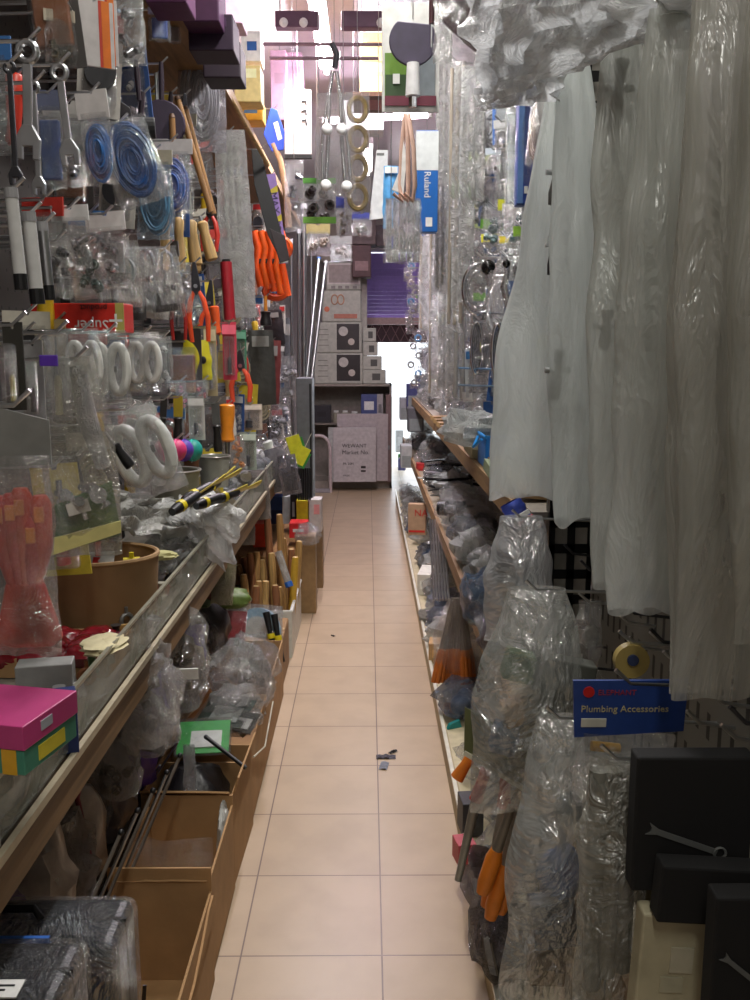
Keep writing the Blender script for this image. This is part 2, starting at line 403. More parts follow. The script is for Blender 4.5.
# ---------- the room ----------
def tiles_mat():
    m, nt, b = _new('floor_tiles'); N = nt.nodes; L = nt.links
    tc = N.new('ShaderNodeTexCoord'); mp = N.new('ShaderNodeMapping')
    y0 = atZ(382, 955, 0).y
    mp.inputs['Location'].default_value = (-.0335 + .0015 + 6.8, -y0 + .0015 + 6.8, 0)
    L.new(tc.outputs['Object'], mp.inputs['Vector'])
    br = N.new('ShaderNodeTexBrick'); br.offset = 0; br.squash = 1
    br.inputs['Scale'].default_value = 1; br.inputs['Brick Width'].default_value = .34; br.inputs['Row Height'].default_value = .34
    br.inputs['Mortar Size'].default_value = .0022; br.inputs['Mortar Smooth'].default_value = .2
    br.inputs['Color1'].default_value = (*srgb((188, 166, 138)), 1); br.inputs['Color2'].default_value = (*srgb((182, 160, 132)), 1)
    br.inputs['Mortar'].default_value = (*srgb((112, 92, 78)), 1)
    L.new(mp.outputs[0], br.inputs['Vector'])
    no = N.new('ShaderNodeTexNoise'); no.inputs['Scale'].default_value = 7; no.inputs['Detail'].default_value = 8; L.new(tc.outputs['Object'], no.inputs['Vector'])
    mx = N.new('ShaderNodeMixRGB'); mx.blend_type = 'MULTIPLY'; mx.inputs[0].default_value = .35
    rp = N.new('ShaderNodeValToRGB'); rp.color_ramp.elements[0].position = .35; rp.color_ramp.elements[0].color = (.72, .7, .68, 1); rp.color_ramp.elements[1].position = .6
    L.new(no.outputs['Fac'], rp.inputs[0]); L.new(br.outputs['Color'], mx.inputs[1]); L.new(rp.outputs[0], mx.inputs[2])
    L.new(mx.outputs[0], b.inputs['Base Color']); b.inputs['Roughness'].default_value = .38; b.inputs['Coat Weight'].default_value = .15; b.inputs['Coat Roughness'].default_value = .25
    return m
def slab(name, a, c, m):
    b = MB(); b.box([(a[i] + c[i]) / 2 for i in range(3)], [abs(c[i] - a[i]) for i in range(3)])
    return struct(b.build(name, m))
WALLM = mat((170, 165, 165), .8, 0, .06); DWALL = mat((58, 52, 50), .85, 0, .1)
slab('floor', (-1.3, -1.5, -.05), (1.3, 11.4, 0), tiles_mat())
slab('floor_outside', (-6, 11.4, -.05), (6, 30, -.02), mat((200, 200, 196), .8))
slab('ceiling', (-1.3, -1.5, 3.2), (1.3, 11.4, 3.25), mat((236, 230, 236), .8, 0, .03))
slab('wall_left', (-1.3, -1.5, 0), (-1.22, 11.4, 3.2), WALLM); slab('wall_right', (1.2, -1.5, 0), (1.28, 11.4, 3.2), WALLM)
slab('wall_front', (-1.3, -1.5, 0), (1.3, -1.42, 3.2), WALLM)
slab('wall_back', (-1.3, 11.2, 0), (-.1, 11.3, 3.2), WALLM)
slab('wall_back_lintel', (-.1, 11.2, 2.62), (1.28, 11.3, 3.2), WALLM)
slab('trim_1', (-.1, 11.0, 1.76), (1.2, 11.1, 1.84), mat((206, 178, 176), .6))
b = MB()
for i in range(17): b.box((.55, 11.18, 1.86 + .045 * i), (1.3, .012 + .006 * (i % 2), .044))
sh = b.build('rolled_shutter', mat((160, 138, 225), .55, 0, .05)); tag(sh, 'purple slatted roller shutter half lowered over the bright shop entrance', 'shutter')
LG = P = T('lattice_gate', 'dark folding lattice gate with thin crossing bars under the purple shutter', 'gate', (.55, 11.1, 1.55))
b = MB(); b.box((0, .02, .105), (1.3, .02, .21)); b.build('gate_panel', mat((70, 45, 52), .6), P)
b = MB()
for i in range(12):
    x = -.6 + i * .11; b.cyl((x, -.01, .01), (x + .1, -.01, .2), .005, n=6); b.cyl((x + .1, -.018, .01), (x, -.018, .2), .005, n=6)
b.build('crossing_bars', mat((150, 120, 125), .4, .6), P)

# ---------- lamps ----------
def tube_lamp(label, x, y0, y1, z, power, col, es, rot=0, parentlabel=None):
    P = T('fluorescent_lamp', label, 'lamp', (x, (y0 + y1) / 2, z), rot); L = y1 - y0
    b = MB(); b.box((0, 0, .045), (.09, L, .05)); hs = b.build('housing', WHITE, P, bevel=.004)
    for e in (-1, 1): b = MB(); b.box((0, e * (L / 2 - .02), .01), (.03, .03, .05)); b.build('socket', WHITE, hs, bevel=.003)
    t = MB(); t.cyl((0, -L / 2 + .03, 0), (0, L / 2 - .03, 0), .015, n=12)
    m = bpy.data.materials.new('lit_tube'); m.use_nodes = True; nt = m.node_tree; nt.nodes.remove(nt.nodes['Principled BSDF'])
    e = nt.nodes.new('ShaderNodeEmission'); e.inputs[0].default_value = (*col, 1); e.inputs[1].default_value = es; nt.links.new(e.outputs[0], nt.nodes['Material Output'].inputs[0])
    t.build('tube', m, P, smooth=True)
    ld = bpy.data.lights.new('tube_light', 'AREA'); ld.shape = 'RECTANGLE'; ld.size = .05; ld.size_y = L * .9; ld.energy = power; ld.color = col
    lo = bpy.data.objects.new('tube_light', ld); COL.objects.link(lo); lo.parent = P; lo.location = (0, 0, -.03)
    return P
tube_lamp('glaring lit tube lamp running along the aisle at the top centre', -.24, 4.5, 5.7, 3.06, 40, (1, .92, .98), 190)
tube_lamp('lit tube lamp near the shop entrance at the far end of the ceiling', 0, 7.6, 8.8, 3.06, 9, (1, .93, .95), 30)
tube_lamp('lit tube lamp on the ceiling above the camera, out of frame', .0, .5, 1.7, 3.12, 11, (1, .98, .9), 6)
tube_lamp('added tube lamp above the near part of the aisle, out of frame', .02, 2.3, 3.4, 3.12, 36, (1, .97, .94), 20)  # unseen lamp added to brighten the goods hanging mid-aisle
tube_lamp('added tube lamp behind the camera, out of frame', .0, -1.1, -.1, 3.12, 15, (1, .98, .9), 6)  # extra unseen lamp, put in to light faces turned towards the camera
tube_lamp('lit tube lamp crossing the aisle high behind the hanging clip rack', .05, 6.1, 6.9, 3.0, 8, (1, .72, .92), 90, PI / 2 - .25)

# ---------- shelving ----------
def peg_mat(rgb, dark, sx=.05, sz=.05, wx=.16, wz=.16, axis='Y'):
    m, nt, b = _new('perforated_panel'); N = nt.nodes; L = nt.links
    tc = N.new('ShaderNodeTexCoord'); sp = N.new('ShaderNodeSeparateXYZ'); L.new(tc.outputs['Object'], sp.inputs[0])
    def cell(o, s, wd):
        a = N.new('ShaderNodeMath'); a.operation = 'DIVIDE'; a.inputs[1].default_value = s; L.new(o, a.inputs[0])
        f = N.new('ShaderNodeMath'); f.operation = 'FRACT'; L.new(a.outputs[0], f.inputs[0])
        g = N.new('ShaderNodeMath'); g.operation = 'LESS_THAN'; g.inputs[1].default_value = wd; L.new(f.outputs[0], g.inputs[0]); return g.outputs[0]
    q = N.new('ShaderNodeMath'); q.operation = 'MULTIPLY'; L.new(cell(sp.outputs[axis], sx, wx), q.inputs[0]); L.new(cell(sp.outputs['Z'], sz, wz), q.inputs[1])
    mx = N.new('ShaderNodeMixRGB'); mx.inputs[1].default_value = (*srgb(rgb), 1); mx.inputs[2].default_value = (*srgb(dark), 1); L.new(q.outputs[0], mx.inputs[0])
    L.new(mx.outputs[0], b.inputs['Base Color']); b.inputs['Roughness'].default_value = .5; return m
# left gondola
BAYL = []; BAYR = []
ORD = ['nearest', 'second', 'third', 'fourth', 'fifth', 'sixth', 'seventh']
for i in range(7):
    P = T('pegboard_panel', f'dark perforated hook panel behind the goods, {ORD[i]} from the camera on the left side', 'pegboard', (-.98, .75 + i * 1.08, .8)); BAYL.append(P)
    b = MB(); b.box((0, 0, .82), (.02, 1.075, 1.6)); b.build('panel', peg_mat((72, 68, 66), (10, 10, 10)), P)
    b = MB(); b.box((-.955, .8 + i * 1.08, 1.25), (.03, .05, 2.5)); o = b.build('upright', mat((60, 60, 62), .4, .5), P); o.location = (.98, -.75 - i * 1.08, -.8)
GL = T('display_shelf', 'long left shelf board at knee height with a pale rail and clear guard strip', 'shelf', (0, 0, 0))
b = MB(); b.box((-.72, 3.6, .765), (.44, 6.8, .025)); b.build('shelf_board', mat((120, 115, 105), .6), GL)
b = MB(); b.box((-.5, 3.6, .735), (.018, 6.8, .075)); b.build('shelf_fascia', wood((128, 98, 62), 4, (1, .08, 1)), GL)
b = MB(); b.box((-.487, 3.6, .775), (.01, 6.8, .014)); b.build('rail', mat((186, 176, 150), .4, .3), GL)
b = MB(); b.box((-.497, 3.6, .83), (.004, 6.8, .085)); b.build('shelf_guard', film((190, 195, 180), (.25, .55), .15, 8, .5, .15), GL)
b = MB(); b.box((-.497, 3.6, .876), (.008, 6.8, .006)); b.build('guard_edge', mat((170, 168, 150), .3, .5), GL)
GB = T('base_shelf', 'dark low shelf under the left shelf board, behind the cartons', 'shelf', (0, 0, 0))
b = MB(); b.box((-.8, 3.6, .2), (.36, 6.8, .03)); b.build('shelf_board', mat((88, 78, 66), .7), GB); b = MB(); b.box((-.63, 3.6, .093), (.02, 6.8, .185)); b.build('front_board', mat((80, 70, 60), .7), GB)
GT = T('top_shelf', 'brown wooden top shelf high on the left carrying the plum cartons', 'shelf', (0, 0, 0))
b = MB(); b.box((-.76, 4.5, 2.45), (.42, 6.2, .03)); b.build('shelf_board', wood((150, 112, 72), 4, (1, .08, 1)), GT)
b = MB(); b.box((-.548, 4.5, 2.45), (.012, 6.2, .045)); b.build('shelf_edge', wood((176, 140, 96), 4, (1, .08, 1)), GT)
# right gondola
for i in range(5):
    P = T('pegboard_panel', f'pale perforated hook panel behind the chrome goods, {ORD[i]} beyond the black slotted upright', 'pegboard', (.76, 2.75 + i * 1.32, 1.08)); BAYR.append(P)
    b = MB(); b.box((0, 0, .78), (.02, 1.31, 1.55)); b.build('panel', peg_mat((62, 64, 64), (14, 14, 14)), P)
GU = T('display_shelf', 'upper right shelf board with a brown wooden edge ending at the black slotted upright', 'shelf', (0, 0, 0))
b = MB(); b.box((.565, 5.4, 1.055), (.36, 6.6, .02)); b.build('shelf_board', mat((140, 132, 120), .6), GU)
b = MB(); b.box((.372, 5.4, 1.035), (.016, 6.6, .055)); b.build('shelf_fascia', wood((150, 118, 78), 4, (1, .08, 1)), GU)
GM = T('display_shelf', 'middle right shelf board with a brown edge running along the aisle', 'shelf', (0, 0, 0))
b = MB(); b.box((.55, 5.4, .61), (.40, 6.6, .02)); b.box((.42, 1.5, .61), (.14, 1.2, .02)); b.build('shelf_board', mat((150, 140, 120), .6), GM)
b = MB(); b.box((.34, 4.85, .60), (.016, 7.7, .06)); b.build('shelf_fascia', wood((146, 112, 72), 4, (1, .08, 1)), GM)
GR = T('base_shelf', 'cream low base shelf on the right with a pale rail at the tile edge', 'shelf', (0, 0, 0))
b = MB(); b.box((.52, 4.85, .075), (.48, 7.9, .03)); b.build('shelf_board', mat((196, 184, 150), .6), GR)
b = MB(); b.box((.276, 4.85, .05), (.012, 7.9, .1)); b.build('plinth', mat((168, 152, 118), .6), GR)
b = MB(); b.box((.270, 4.85, .101), (.012, 7.9, .012)); b.build('rail', mat((225, 222, 205), .35, .2), GR)
UP = T('slotted_upright', 'black slotted steel upright beside the nearest long milky bags', 'upright', (0, 0, 0))
def slotted(c, d, n, name, P):
    """a dark steel upright with two rows of real slots"""
    b = MB(); W, D, H = d; x0, y0, z0 = c
    for x, w in ((-W / 2 + W * .06, W * .12), (0, W * .18), (W / 2 - W * .06, W * .12)): b.box((x0 + x, y0, z0 + H / 2), (w, D, H))
    for k in range(n + 1): b.box((x0, y0, z0 + H * k / n), (W, D, H / n * .36))
    b.box((x0 - W / 2, y0 + .02, z0 + H / 2), (.004, .04, H))
    return b.build(name, mat((30, 30, 32), .4, .6), P)
slotted((.475, 2.08, 0), (.10, .004, 2.7), 44, 'face', UP)
b = MB(); b.box((.475, 2.11, 1.35), (.104, .003, 2.7)); b.build('backing', mat((190, 186, 176), .6), UP)
for i, y in enumerate((3.3, 4.5, 5.7, 6.9, 8.1)):
    b = MB(); b.box((.735 - .76, y - 2.75 - i * 1.32, .27), (.03, .05, 2.6)); b.build('upright', mat((150, 150, 150), .4, .5), BAYR[i])
def hook(p, side=None):
    """a prong from the nearest hook panel out to the hanging point p"""
    side = side or ('L' if p.x < 0 else 'R')
    if side == 'L': B = BAYL[max(0, min(6, round((p.y - .75) / 1.08)))]; x0 = -.97
    else:
        if p.y < 2.06: B = NP; x0 = .52
        else: B = BAYR[max(0, min(4, round((p.y - 2.75) / 1.32)))]; x0 = .75
    q = Vector(B.location); s = 1 if side == 'L' else -1; h = MB()
    h.tube([Vector((x0, p.y, p.z - .012)) - q, Vector((p.x, p.y, p.z - .004)) - q, Vector((p.x + s * .02, p.y, p.z + .014)) - q], .003, 6)
    h.build('peg_hook', STEEL, B, smooth=True)
NP = T('pegboard_panel', 'grey slotted pegboard panel beside the camera behind the long milky bags', 'pegboard', (0, 0, 0))
b = MB(); b.box((.53, 1.2, 1.35), (.02, 1.7, 2.7)); b.build('panel', peg_mat((120, 118, 110), (14, 13, 12), .045, .085, .3, .5), NP)
b = MB(); b.box((.515, 1.2, 1.13), (.012, 1.7, .09)); b.build('crossbar', peg_mat((128, 124, 112), (22, 20, 18), .03, .03, .3, .3), NP)
for i in range(7):
    y = 1.0 + i * .15
    for z in (.62, .8, 1.0):
        h = MB(); h.tube([(.52, y, z), (.44, y, z + .01), (.42, y, z + .03)], .003, 6); h.build('peg_hook', DARKSTEEL, NP, smooth=True)
# ================= LEFT SIDE =================
def hg(fn, label, box, x=-.55, *a, hk=True, wk=1.0, d=None, **k):
    t, w, h = fit(*box, x=x, d=d)
    if hk: hook(t)
    return fn(label, t, w * wk, h, *a, **k)
# chrome spanners and rods hanging top left
def spanner(label, loc, w, h, rz=0, tilt=0, m=None, group=None, th=.006):
    P = T('spanner', label, 'spanner', loc, rz, 0, tilt, group); b = MB(); q = w / 2
    b.ring((0, 0, -q), q * .72, q * .3, 'y', 14, 6); b.box((0, 0, -h / 2), (w * .36, th, h - 3.2 * q))
    b.plate([(-q * .4, -h + 2.6 * q), (-q, -h + 1.5 * q), (-q * .9, -h), (-q * .4, -h), (-q * .4, -h + q), (q * .4, -h + q), (q * .4, -h), (q * .9, -h), (q, -h + 1.5 * q), (q * .4, -h + 2.6 * q)], th * 1.4)
    b.build('body', m or STEEL, P, bevel=.0012); return P
hg(spanner, 'long steel spanner hanging at the far left edge, upper of the pair', (14, 38, 40, 160), -.5, tilt=.05)
hg(spanner, 'steel spanner hanging just left of the blue coil packets', (48, 62, 68, 166), -.5, tilt=-.08)
hg(spanner, 'thin steel spanner behind the longest spanner near the left edge', (26, 80, 40, 195), -.54)
hg(spanner, 'dull grey spanner at the extreme left above the white cylinders', (2, 60, 16, 185), -.5, m=DARKSTEEL)
for i, (a, c, lb) in enumerate([((3, 188, 18, 290), 1, 'white cylinder tube hanging at the left edge, nearer of two'), ((20, 212, 36, 304), 1, 'white cylinder tube left of the clear fitting packets, farther of two'), ((36, 222, 48, 300), 0, 'slim steel tube beside the white cylinder tubes')]):
    t, w, h = fit(*a, x=-.5); hook(t); P = T('tube_packet', lb, 'tube', t, 0, 0, -.05)
    b = MB(); b.cyl((0, 0, -.012), (0, 0, -h + .02), w * .42, n=14); b.build('tube', mat((206, 206, 204), .35) if c else STEEL, P, smooth=True)
    b = MB(); b.cyl((0, 0, -h + .022), (0, 0, -h), w * .46, n=14); b.build('end_cap', BLACK, P); b = MB(); b.cyl((0, 0, 0), (0, 0, -.014), w * .46, n=14); b.build('end_cap', mat((150, 150, 152), .4), P)
# card packs on top
for k in range(4):
    t, w, h = fit(72 + k * 11, 0 - k * 2, 112 + k * 4, 67 - k * 2, x=-.55 - k * .02)
    if k < 2:
        P = T('card_pack', ['flat white and clear card pack with an orange stripe, hanging front left at the top', 'second white card pack behind the orange striped front one'][k], 'packet', t, .5, 0, 0)
        b = MB(); b.box((0, 0, -h / 2), (w, .006, h)); b.build('card', mat((205, 200, 200), .5), P, bevel=.001)
        b = MB(); b.box((w * .3, -.004, -h / 2), (w * .2, .001, h)); b.build('orange_stripe', mat((230, 120, 30), .5), P)
        b = MB(); b.box((w * .17, -.004, -h / 2), (w * .08, .001, h)); b.build('red_stripe', mat((200, 60, 40), .5), P); hook(t)
hg(header_bag, 'small beige carded packet left of the orange striped card pack', (44, 10, 74, 68), -.6, card=(190, 180, 160), kind='fitting', col=(120, 110, 90), rz=.3)
hg(header_bag, 'silvery clear bag of nuts at the top beside the orange striped pack', (112, -6, 144, 66), -.55, card=None, kind='fitting', seed=4, film_=CLEAR)
for i, (bx, lb, kd) in enumerate([((100, 78, 128, 145), 'black trowel hanging above the blue coils', 0), ((122, 60, 150, 140), 'black rubber mallet above the blue coils', 1), ((146, 62, 176, 150), 'dark round sanding pad hanging top left', 2), ((158, 92, 184, 128), 'dark square pad behind the round pad', 0), ((128, 92, 158, 158), 'black scraper just above the white headed blue packet', 0)]):
    t, w, h = fit(*bx, x=-.6); hook(t); P = T(['trowel', 'mallet', 'sanding_pad', 'pad', 'scraper'][i], lb, ['trowel', 'mallet', 'pad', 'pad', 'scraper'][i], t, .2, 0, .06 * i - .1)
    b = MB()
    if kd == 0:
        b.plate([(-w * .12, -h * .35), (w * .12, -h * .35), (w * .42, -h * .45), (w * .5, -h), (-w * .5, -h), (-w * .42, -h * .45)], .008); b.build('blade', mat((34, 28, 36), .5), P, bevel=.002)
    elif kd == 1:
        b.cyl((-w * .5, 0, -h * .85), (w * .5, 0, -h * .85), h * .14, n=16); b.build('head', RUBBER, P, bevel=.003)
    else:
        b.lathe([(h * .26, -.01), (h * .28, 0), (h * .26, .01)], 22, Matrix.Translation((0, 0, -h * .7)) @ Matrix.Rotation(PI / 2, 4, 'X')); b.build('disc', mat((40, 24, 48), .6), P)
    b = MB(); b.tube([(0, 0, 0), (0, 0, -h * .2), (0, 0, -h * .5)], [w * .07, w * .1, w * .08], 8); b.build('handle', mat((48, 36, 48), .4), P, smooth=True)
hg(header_bag, 'tiny packet with a blue cap hanging at the top left of the purple boxes', (148, 8, 170, 42), -.6, card=(190, 190, 220), kind='block', col=(40, 80, 180), rz=.2)
hg(header_bag, 'small packet with a white cap next to the blue capped one', (168, 20, 180, 44), -.6, card=(220, 210, 220), kind='block', col=(200, 190, 200), rz=.2)
# blue coil packets
hg(header_bag, 'bright blue coil in clear film with a short white header, leftmost of the blue packets', (74, 90, 106, 185), -.55, card=(196, 190, 188), kind='coil', col=(30, 110, 190), head=.3, seed=1, tilt=-.1)
hg(header_bag, 'wide blue coil packet in shiny film in the middle of the blue packets', (92, 120, 146, 208), -.55, card=None, kind='coil', col=(30, 95, 170), seed=2, tilt=-.3)
hg(header_bag, 'pale blue film packet hanging lowest among the blue packets', (134, 150, 172, 240), -.53, card=(176, 170, 150), kind='coil', col=(110, 160, 195), head=.16, seed=3, film_=film((170, 200, 220), (.25, .6)))
hg(header_bag, 'deep blue coil packet with a wide white header, rightmost of the blue packets', (150, 139, 192, 214), -.55, card=(205, 200, 200), kind='coil', col=(20, 80, 175), head=.2, seed=5)
hg(header_bag, 'dark packet with a faint blue sleeve at the left between the spanners', (34, 90, 62, 190), -.6, card=(90, 95, 120), kind='block', col=(30, 70, 140), seed=6)
# clear fitting packets (row two)
rows = [((52, 205, 86, 270), 'white headed clear packet of chrome nuts, left end of the second row', (215, 213, 212), 'fitting', None),
        ((86, 212, 122, 290), 'clear packet of chrome rings below the wide blue coil', (228, 226, 224), 'fitting', None),
        ((40, 238, 70, 298), 'clear packet of dark bolts over the left end of the red box', None, 'fitting', (60, 60, 66)),
        ((68, 244, 100, 300), 'clear packet of green glass-like fittings above the red box', None, 'fitting', (70, 90, 84)),
        ((104, 240, 138, 300), 'clear packet of a grey round wheel above the right end of red box', None, 'wheel', (110, 118, 118)),
        ((130, 232, 158, 292), 'clear packet with a chrome tap beneath the pale blue packet', (120, 110, 105), 'tap', None),
        ((154, 246, 176, 304), 'clear packet with black knob left of the tan wooden handles', None, 'tap', (30, 30, 32)),
        ((170, 262, 190, 312), 'small clear packet of bright nuts behind the tan wooden handles', None, 'fitting', None)]
for i, (bx, lb, cd_, kd, col) in enumerate(rows):
    hg(header_bag, lb, bx, -.55 - .02 * (i % 2), film_=CLEAR2, card=cd_, kind=kd, col=col, seed=10 + i, tilt=rnd.uniform(-.12, .12), wk=1.1, head=.24)
# red long box lying on hooks
t = atX(84, 335, -.6); W = atD(128, 320, t.y).x - atD(36, 320, t.y).x
P = carton('long flat red box with white print resting across the hooks above the white rings', (atD(84, 333, t.y).x, t.y, atD(84, 333, t.y).z), (W, .07, W * .31), mat((205, 40, 26), .45), -.04, 'red_box', 'box', tape=False)
text('upside_down_print', 'Super', W * .16, WHITE, P, (W * .34, -.037, W * .13), (PI / 2, PI, 0)); text('cross_mark', '+', W * .3, WHITE, P, (W * .33, -.037, W * .02), (PI / 2, 0, 0))
b = MB(); b.box((W * .46, -.036, W * .155), (W * .09, .002, W * .31)); b.build('yellow_end_panel', mat((180, 170, 90), .5), P)
text('black_print', 'product', W * .09, BLACK, P, (W * .33, -.037, W * .29), (PI / 2, PI, 0))
# white rings in film
hg(header_bag, 'pair of white rings in clear film directly under the red box', (86, 330, 128, 408), -.52, card=None, kind='rings', seed=21, t=.05)
hg(header_bag, 'pair of white rings in shiny film, left under the red box', (64, 328, 100, 404), -.55, card=None, kind='rings', seed=22, t=.05)
hg(header_bag, 'hazy film packet with white rings, right of the main pair of rings', (126, 332, 160, 392), -.55, card=None, kind='rings', seed=23)
hg(header_bag, 'thin film packet with white plastic clips left of the orange pliers', (152, 336, 172, 388), -.57, card=None, kind='fitting', col=(215, 215, 210), seed=24)
hg(header_bag, 'clear bag sealed with a violet label above the green trimmed bag', (42, 330, 68, 420), -.48, card=None, kind='tool', col=(180, 175, 150), seed=25)
t, w, h = fit(44, 355, 62, 366, x=-.478); P = T('sticker', 'small violet label stuck on the clear bag under the red box', 'label', t + Vector((0, -.02, 0))); b = MB(); b.box((0, 0, -h / 2), (w, .004, h)); b.build('label_face', mat((90, 50, 170), .5), P, bevel=.001)
hg(card_pack, 'grey carded pen-like tool at the left edge beneath the hooks', (22, 340, 42, 420), -.55, (150, 150, 150), 'tool', (40, 40, 44), seed=26)
hg(card_pack, 'dark carded tool with yellow print at the left edge above the grey header bag', (2, 322, 22, 410), -.5, (48, 46, 40), 'tool', (150, 140, 40), seed=27)
hg(card_pack, 'black carded pack between the left edge and the violet labelled bag', (14, 330, 34, 400), -.62, (30, 30, 32), 'block', (90, 90, 92), seed=28)
# green trimmed large bag
t, w, h = fit(38, 356, 112, 556, x=-.46); hook(t)
P = T('display_bag', 'large clear bag with green and yellow printed bottom holding silver fittings, over the cardboard tub', 'bag', t, .25)
bag_mb(w, h, .05, 31, .006, .45).build('bag', film((205, 205, 185), (.15, .4)), P, smooth=True)
b = MB(); b.plate([(-w * .42, -h * .74), (w * .4, -h * .62), (w * .5, -h * .9), (-w * .5, -h * .985)], .002); b.build('green_print', mat((52, 98, 40), .5), P)
b = MB(); b.plate([(-w * .5, -h * .985), (w * .5, -h * .88), (w * .5, -h * .82), (-w * .5, -h * .9)], .006); b.build('yellow_hem', mat((205, 200, 130), .5), P).location = (0, -.012, 0)
b = MB(); b.box((-w * .05, -.02, -h * .74), (w * .3, .003, h * .06), rot=(0, -.25, 0)); b.build('white_label', mat((200, 200, 190), .5), P)
for i in range(7):
    b = MB(); q = .008 + .003 * (i % 3); b.lathe([(q, -q), (q, 0), (q * .6, 0), (q * .6, q * 2)], 10, Matrix.Translation((-w * .3 + w * .1 * i, 0, -h * (.66 + .035 * (i % 4)))) @ Euler((i, i * 2, 0)).to_matrix().to_4x4()); b.build('fitting', CHROME, P, smooth=True)
b = MB(); b.tube([(w * .02, -.0, -h * .05), (w * .12, -.01, -h * .3), (w * .3, -.0, -h * .55)], [.012, .016, .012], 8); b.build('folded_strip', film((225, 225, 222), (.5, .8)), P, smooth=True)
# red and orange handles in grey headed bag
t, w, h = fit(-20, 402, 47, 655, x=-.42)
P = T('display_bag', 'clear bag of red and orange handled brushes with a grey header, at the left edge', 'bag', t, .12); hook(t)
b = MB(); b.plate([(-w / 2, .0), (w / 2, -h * .07), (w / 2, -h * .24), (-w / 2, -h * .25)], .004); b.build('grey_header', mat((120, 120, 116), .6), P)
bag_mb(w, h * .8, .05, 33, .006, .98).build('bag', film((210, 210, 205), (.12, .35)), P, smooth=True).location = (0, -.004, -h * .2)
for i, (x, z) in enumerate([(-.12, .35), (.02, .33), (.16, .44), (.3, .36), (-.3, .36)]):
    b = MB(); b.tube([(w * x, 0, -h * z), (w * x, 0, -h * (z + .03)), (w * x, 0, -h * (z + .2)), (w * (x * .6), 0, -h * .72)], [.008, .013, .012, .006], 8); b.build('handle', mat((205, 70, 40) if i % 2 else (190, 45, 35), .35), P, smooth=True)
    b = MB(); b.box((w * x, -.012, -h * (z + .07)), (.011, .004, h * .06)); b.build('orange_grip', mat((240, 130, 50), .4), P, bevel=.001)
    b = MB(); b.plate([(w * (x * .6) - .008, -h * .7), (w * (x * .6) + .008, -h * .7), (w * (x * .75) + .024, -h * .93), (w * (x * .75) + .01, -h * .97), (w * (x * .75) - .022, -h * .95)], .012); b.build('paddle', mat((200, 60, 45), .4), P, bevel=.004)
# white rolls with black tools
hg(header_bag, 'clear bag of white rolls under a folded film flap, above the cardboard tub', (96, 408, 156, 500), -.52, card=None, kind='rings', col=(210, 212, 208), seed=41, tilt=-.35, t=.06)
for i, (bx, tl, lb) in enumerate([((98, 432, 112, 475), -.6, 'black handled pen knife lying across the white rolls, upper one'), ((92, 455, 106, 492), -.5, 'black handled pen knife below the other on the white rolls')]):
    t, w, h = fit(*bx, x=-.5); handled(lb, t, h, w * .4, (20, 20, 22), .35, .1, tl, 'craft_knife', 'knife')
hg(header_bag, 'clear film bag with a turned flap right of the white rolls', (128, 402, 158, 466), -.56, card=(190, 192, 190), kind='block', col=(150, 155, 150), seed=43, tilt=.3)
for i, (px, c, lb) in enumerate([(164, (230, 50, 130), 'pink ball of twine'), (176, (215, 60, 120), 'second pink ball of twine touching a violet one'), (183, (90, 60, 170), 'violet ball of twine between pink and teal'), (192, (30, 150, 140), 'teal ball of twine at the right end')]):
    t, w, h = fit(px - 9, 438, px + 9, 462, x=-.56); P = T('twine_ball', lb + ' hanging under the dark brushes', 'twine', t)
    b = MB(); b.ball((0, 0, -h / 2), h * .44, 14); b.build('ball', mat(c, .5), P, smooth=True)
    b = MB()
    for j in range(4): b.ring((0, 0, -h / 2), h * .45, .0022, 'y' if j % 2 else 'x', 18, 5, None, 1 - .12 * j)
    b.build('wound_strands', mat(tuple(min(255, int(q * 1.25)) for q in c), .5), P, smooth=True); hook(t)
# tan wooden handles above orange pliers
for i, (bx, tl) in enumerate([((160, 212, 172, 270), .08), ((172, 210, 184, 272), 0), ((183, 214, 196, 266), -.1), ((194, 216, 206, 262), -.25)]):
    t, w, h = fit(*bx, x=-.58); hook(t)
    handled(['leftmost tan wooden handled file above the orange pliers', 'tan wooden handled file, second from left above the pliers', 'tan wooden handled file, third from left above the pliers', 'slanting tan wooden handled file at the right of the four'][i], t, h, w * .5, (0, 0, 0), .12, 0, tl, 'file', 'file', hm=PINE, up=False)
t, w, h = fit(160, 108, 212, 215, x=-.6)
for i, (a, c, lb) in enumerate([((178, 100), (211, 212), 'thin brown wooden rod slanting above the files'), ((186, 110), (214, 214), 'second brown rod slanting behind the first above the files'), ((172, 118), (176, 205), 'upright brown wooden rod left of the slanting rods'), ((218, 75), (268, 165), 'pale wooden pole slanting down from the top shelf edge')]):
    p = atX(*a, -.57); q = atD(*c, p.y + (.02 if i < 3 else .8)); P = T('wooden_rod', lb, 'rod', p); b = MB(); b.cyl((0, 0, 0), q - p, .009, n=10); b.build('shaft', OAK if i < 3 else PINE, P, smooth=True)
    b = MB(); b.cyl((0, 0, .001), (q - p).normalized() * -.012, .010, .006, n=10); b.build('tip', DARKWOOD, P, smooth=True)
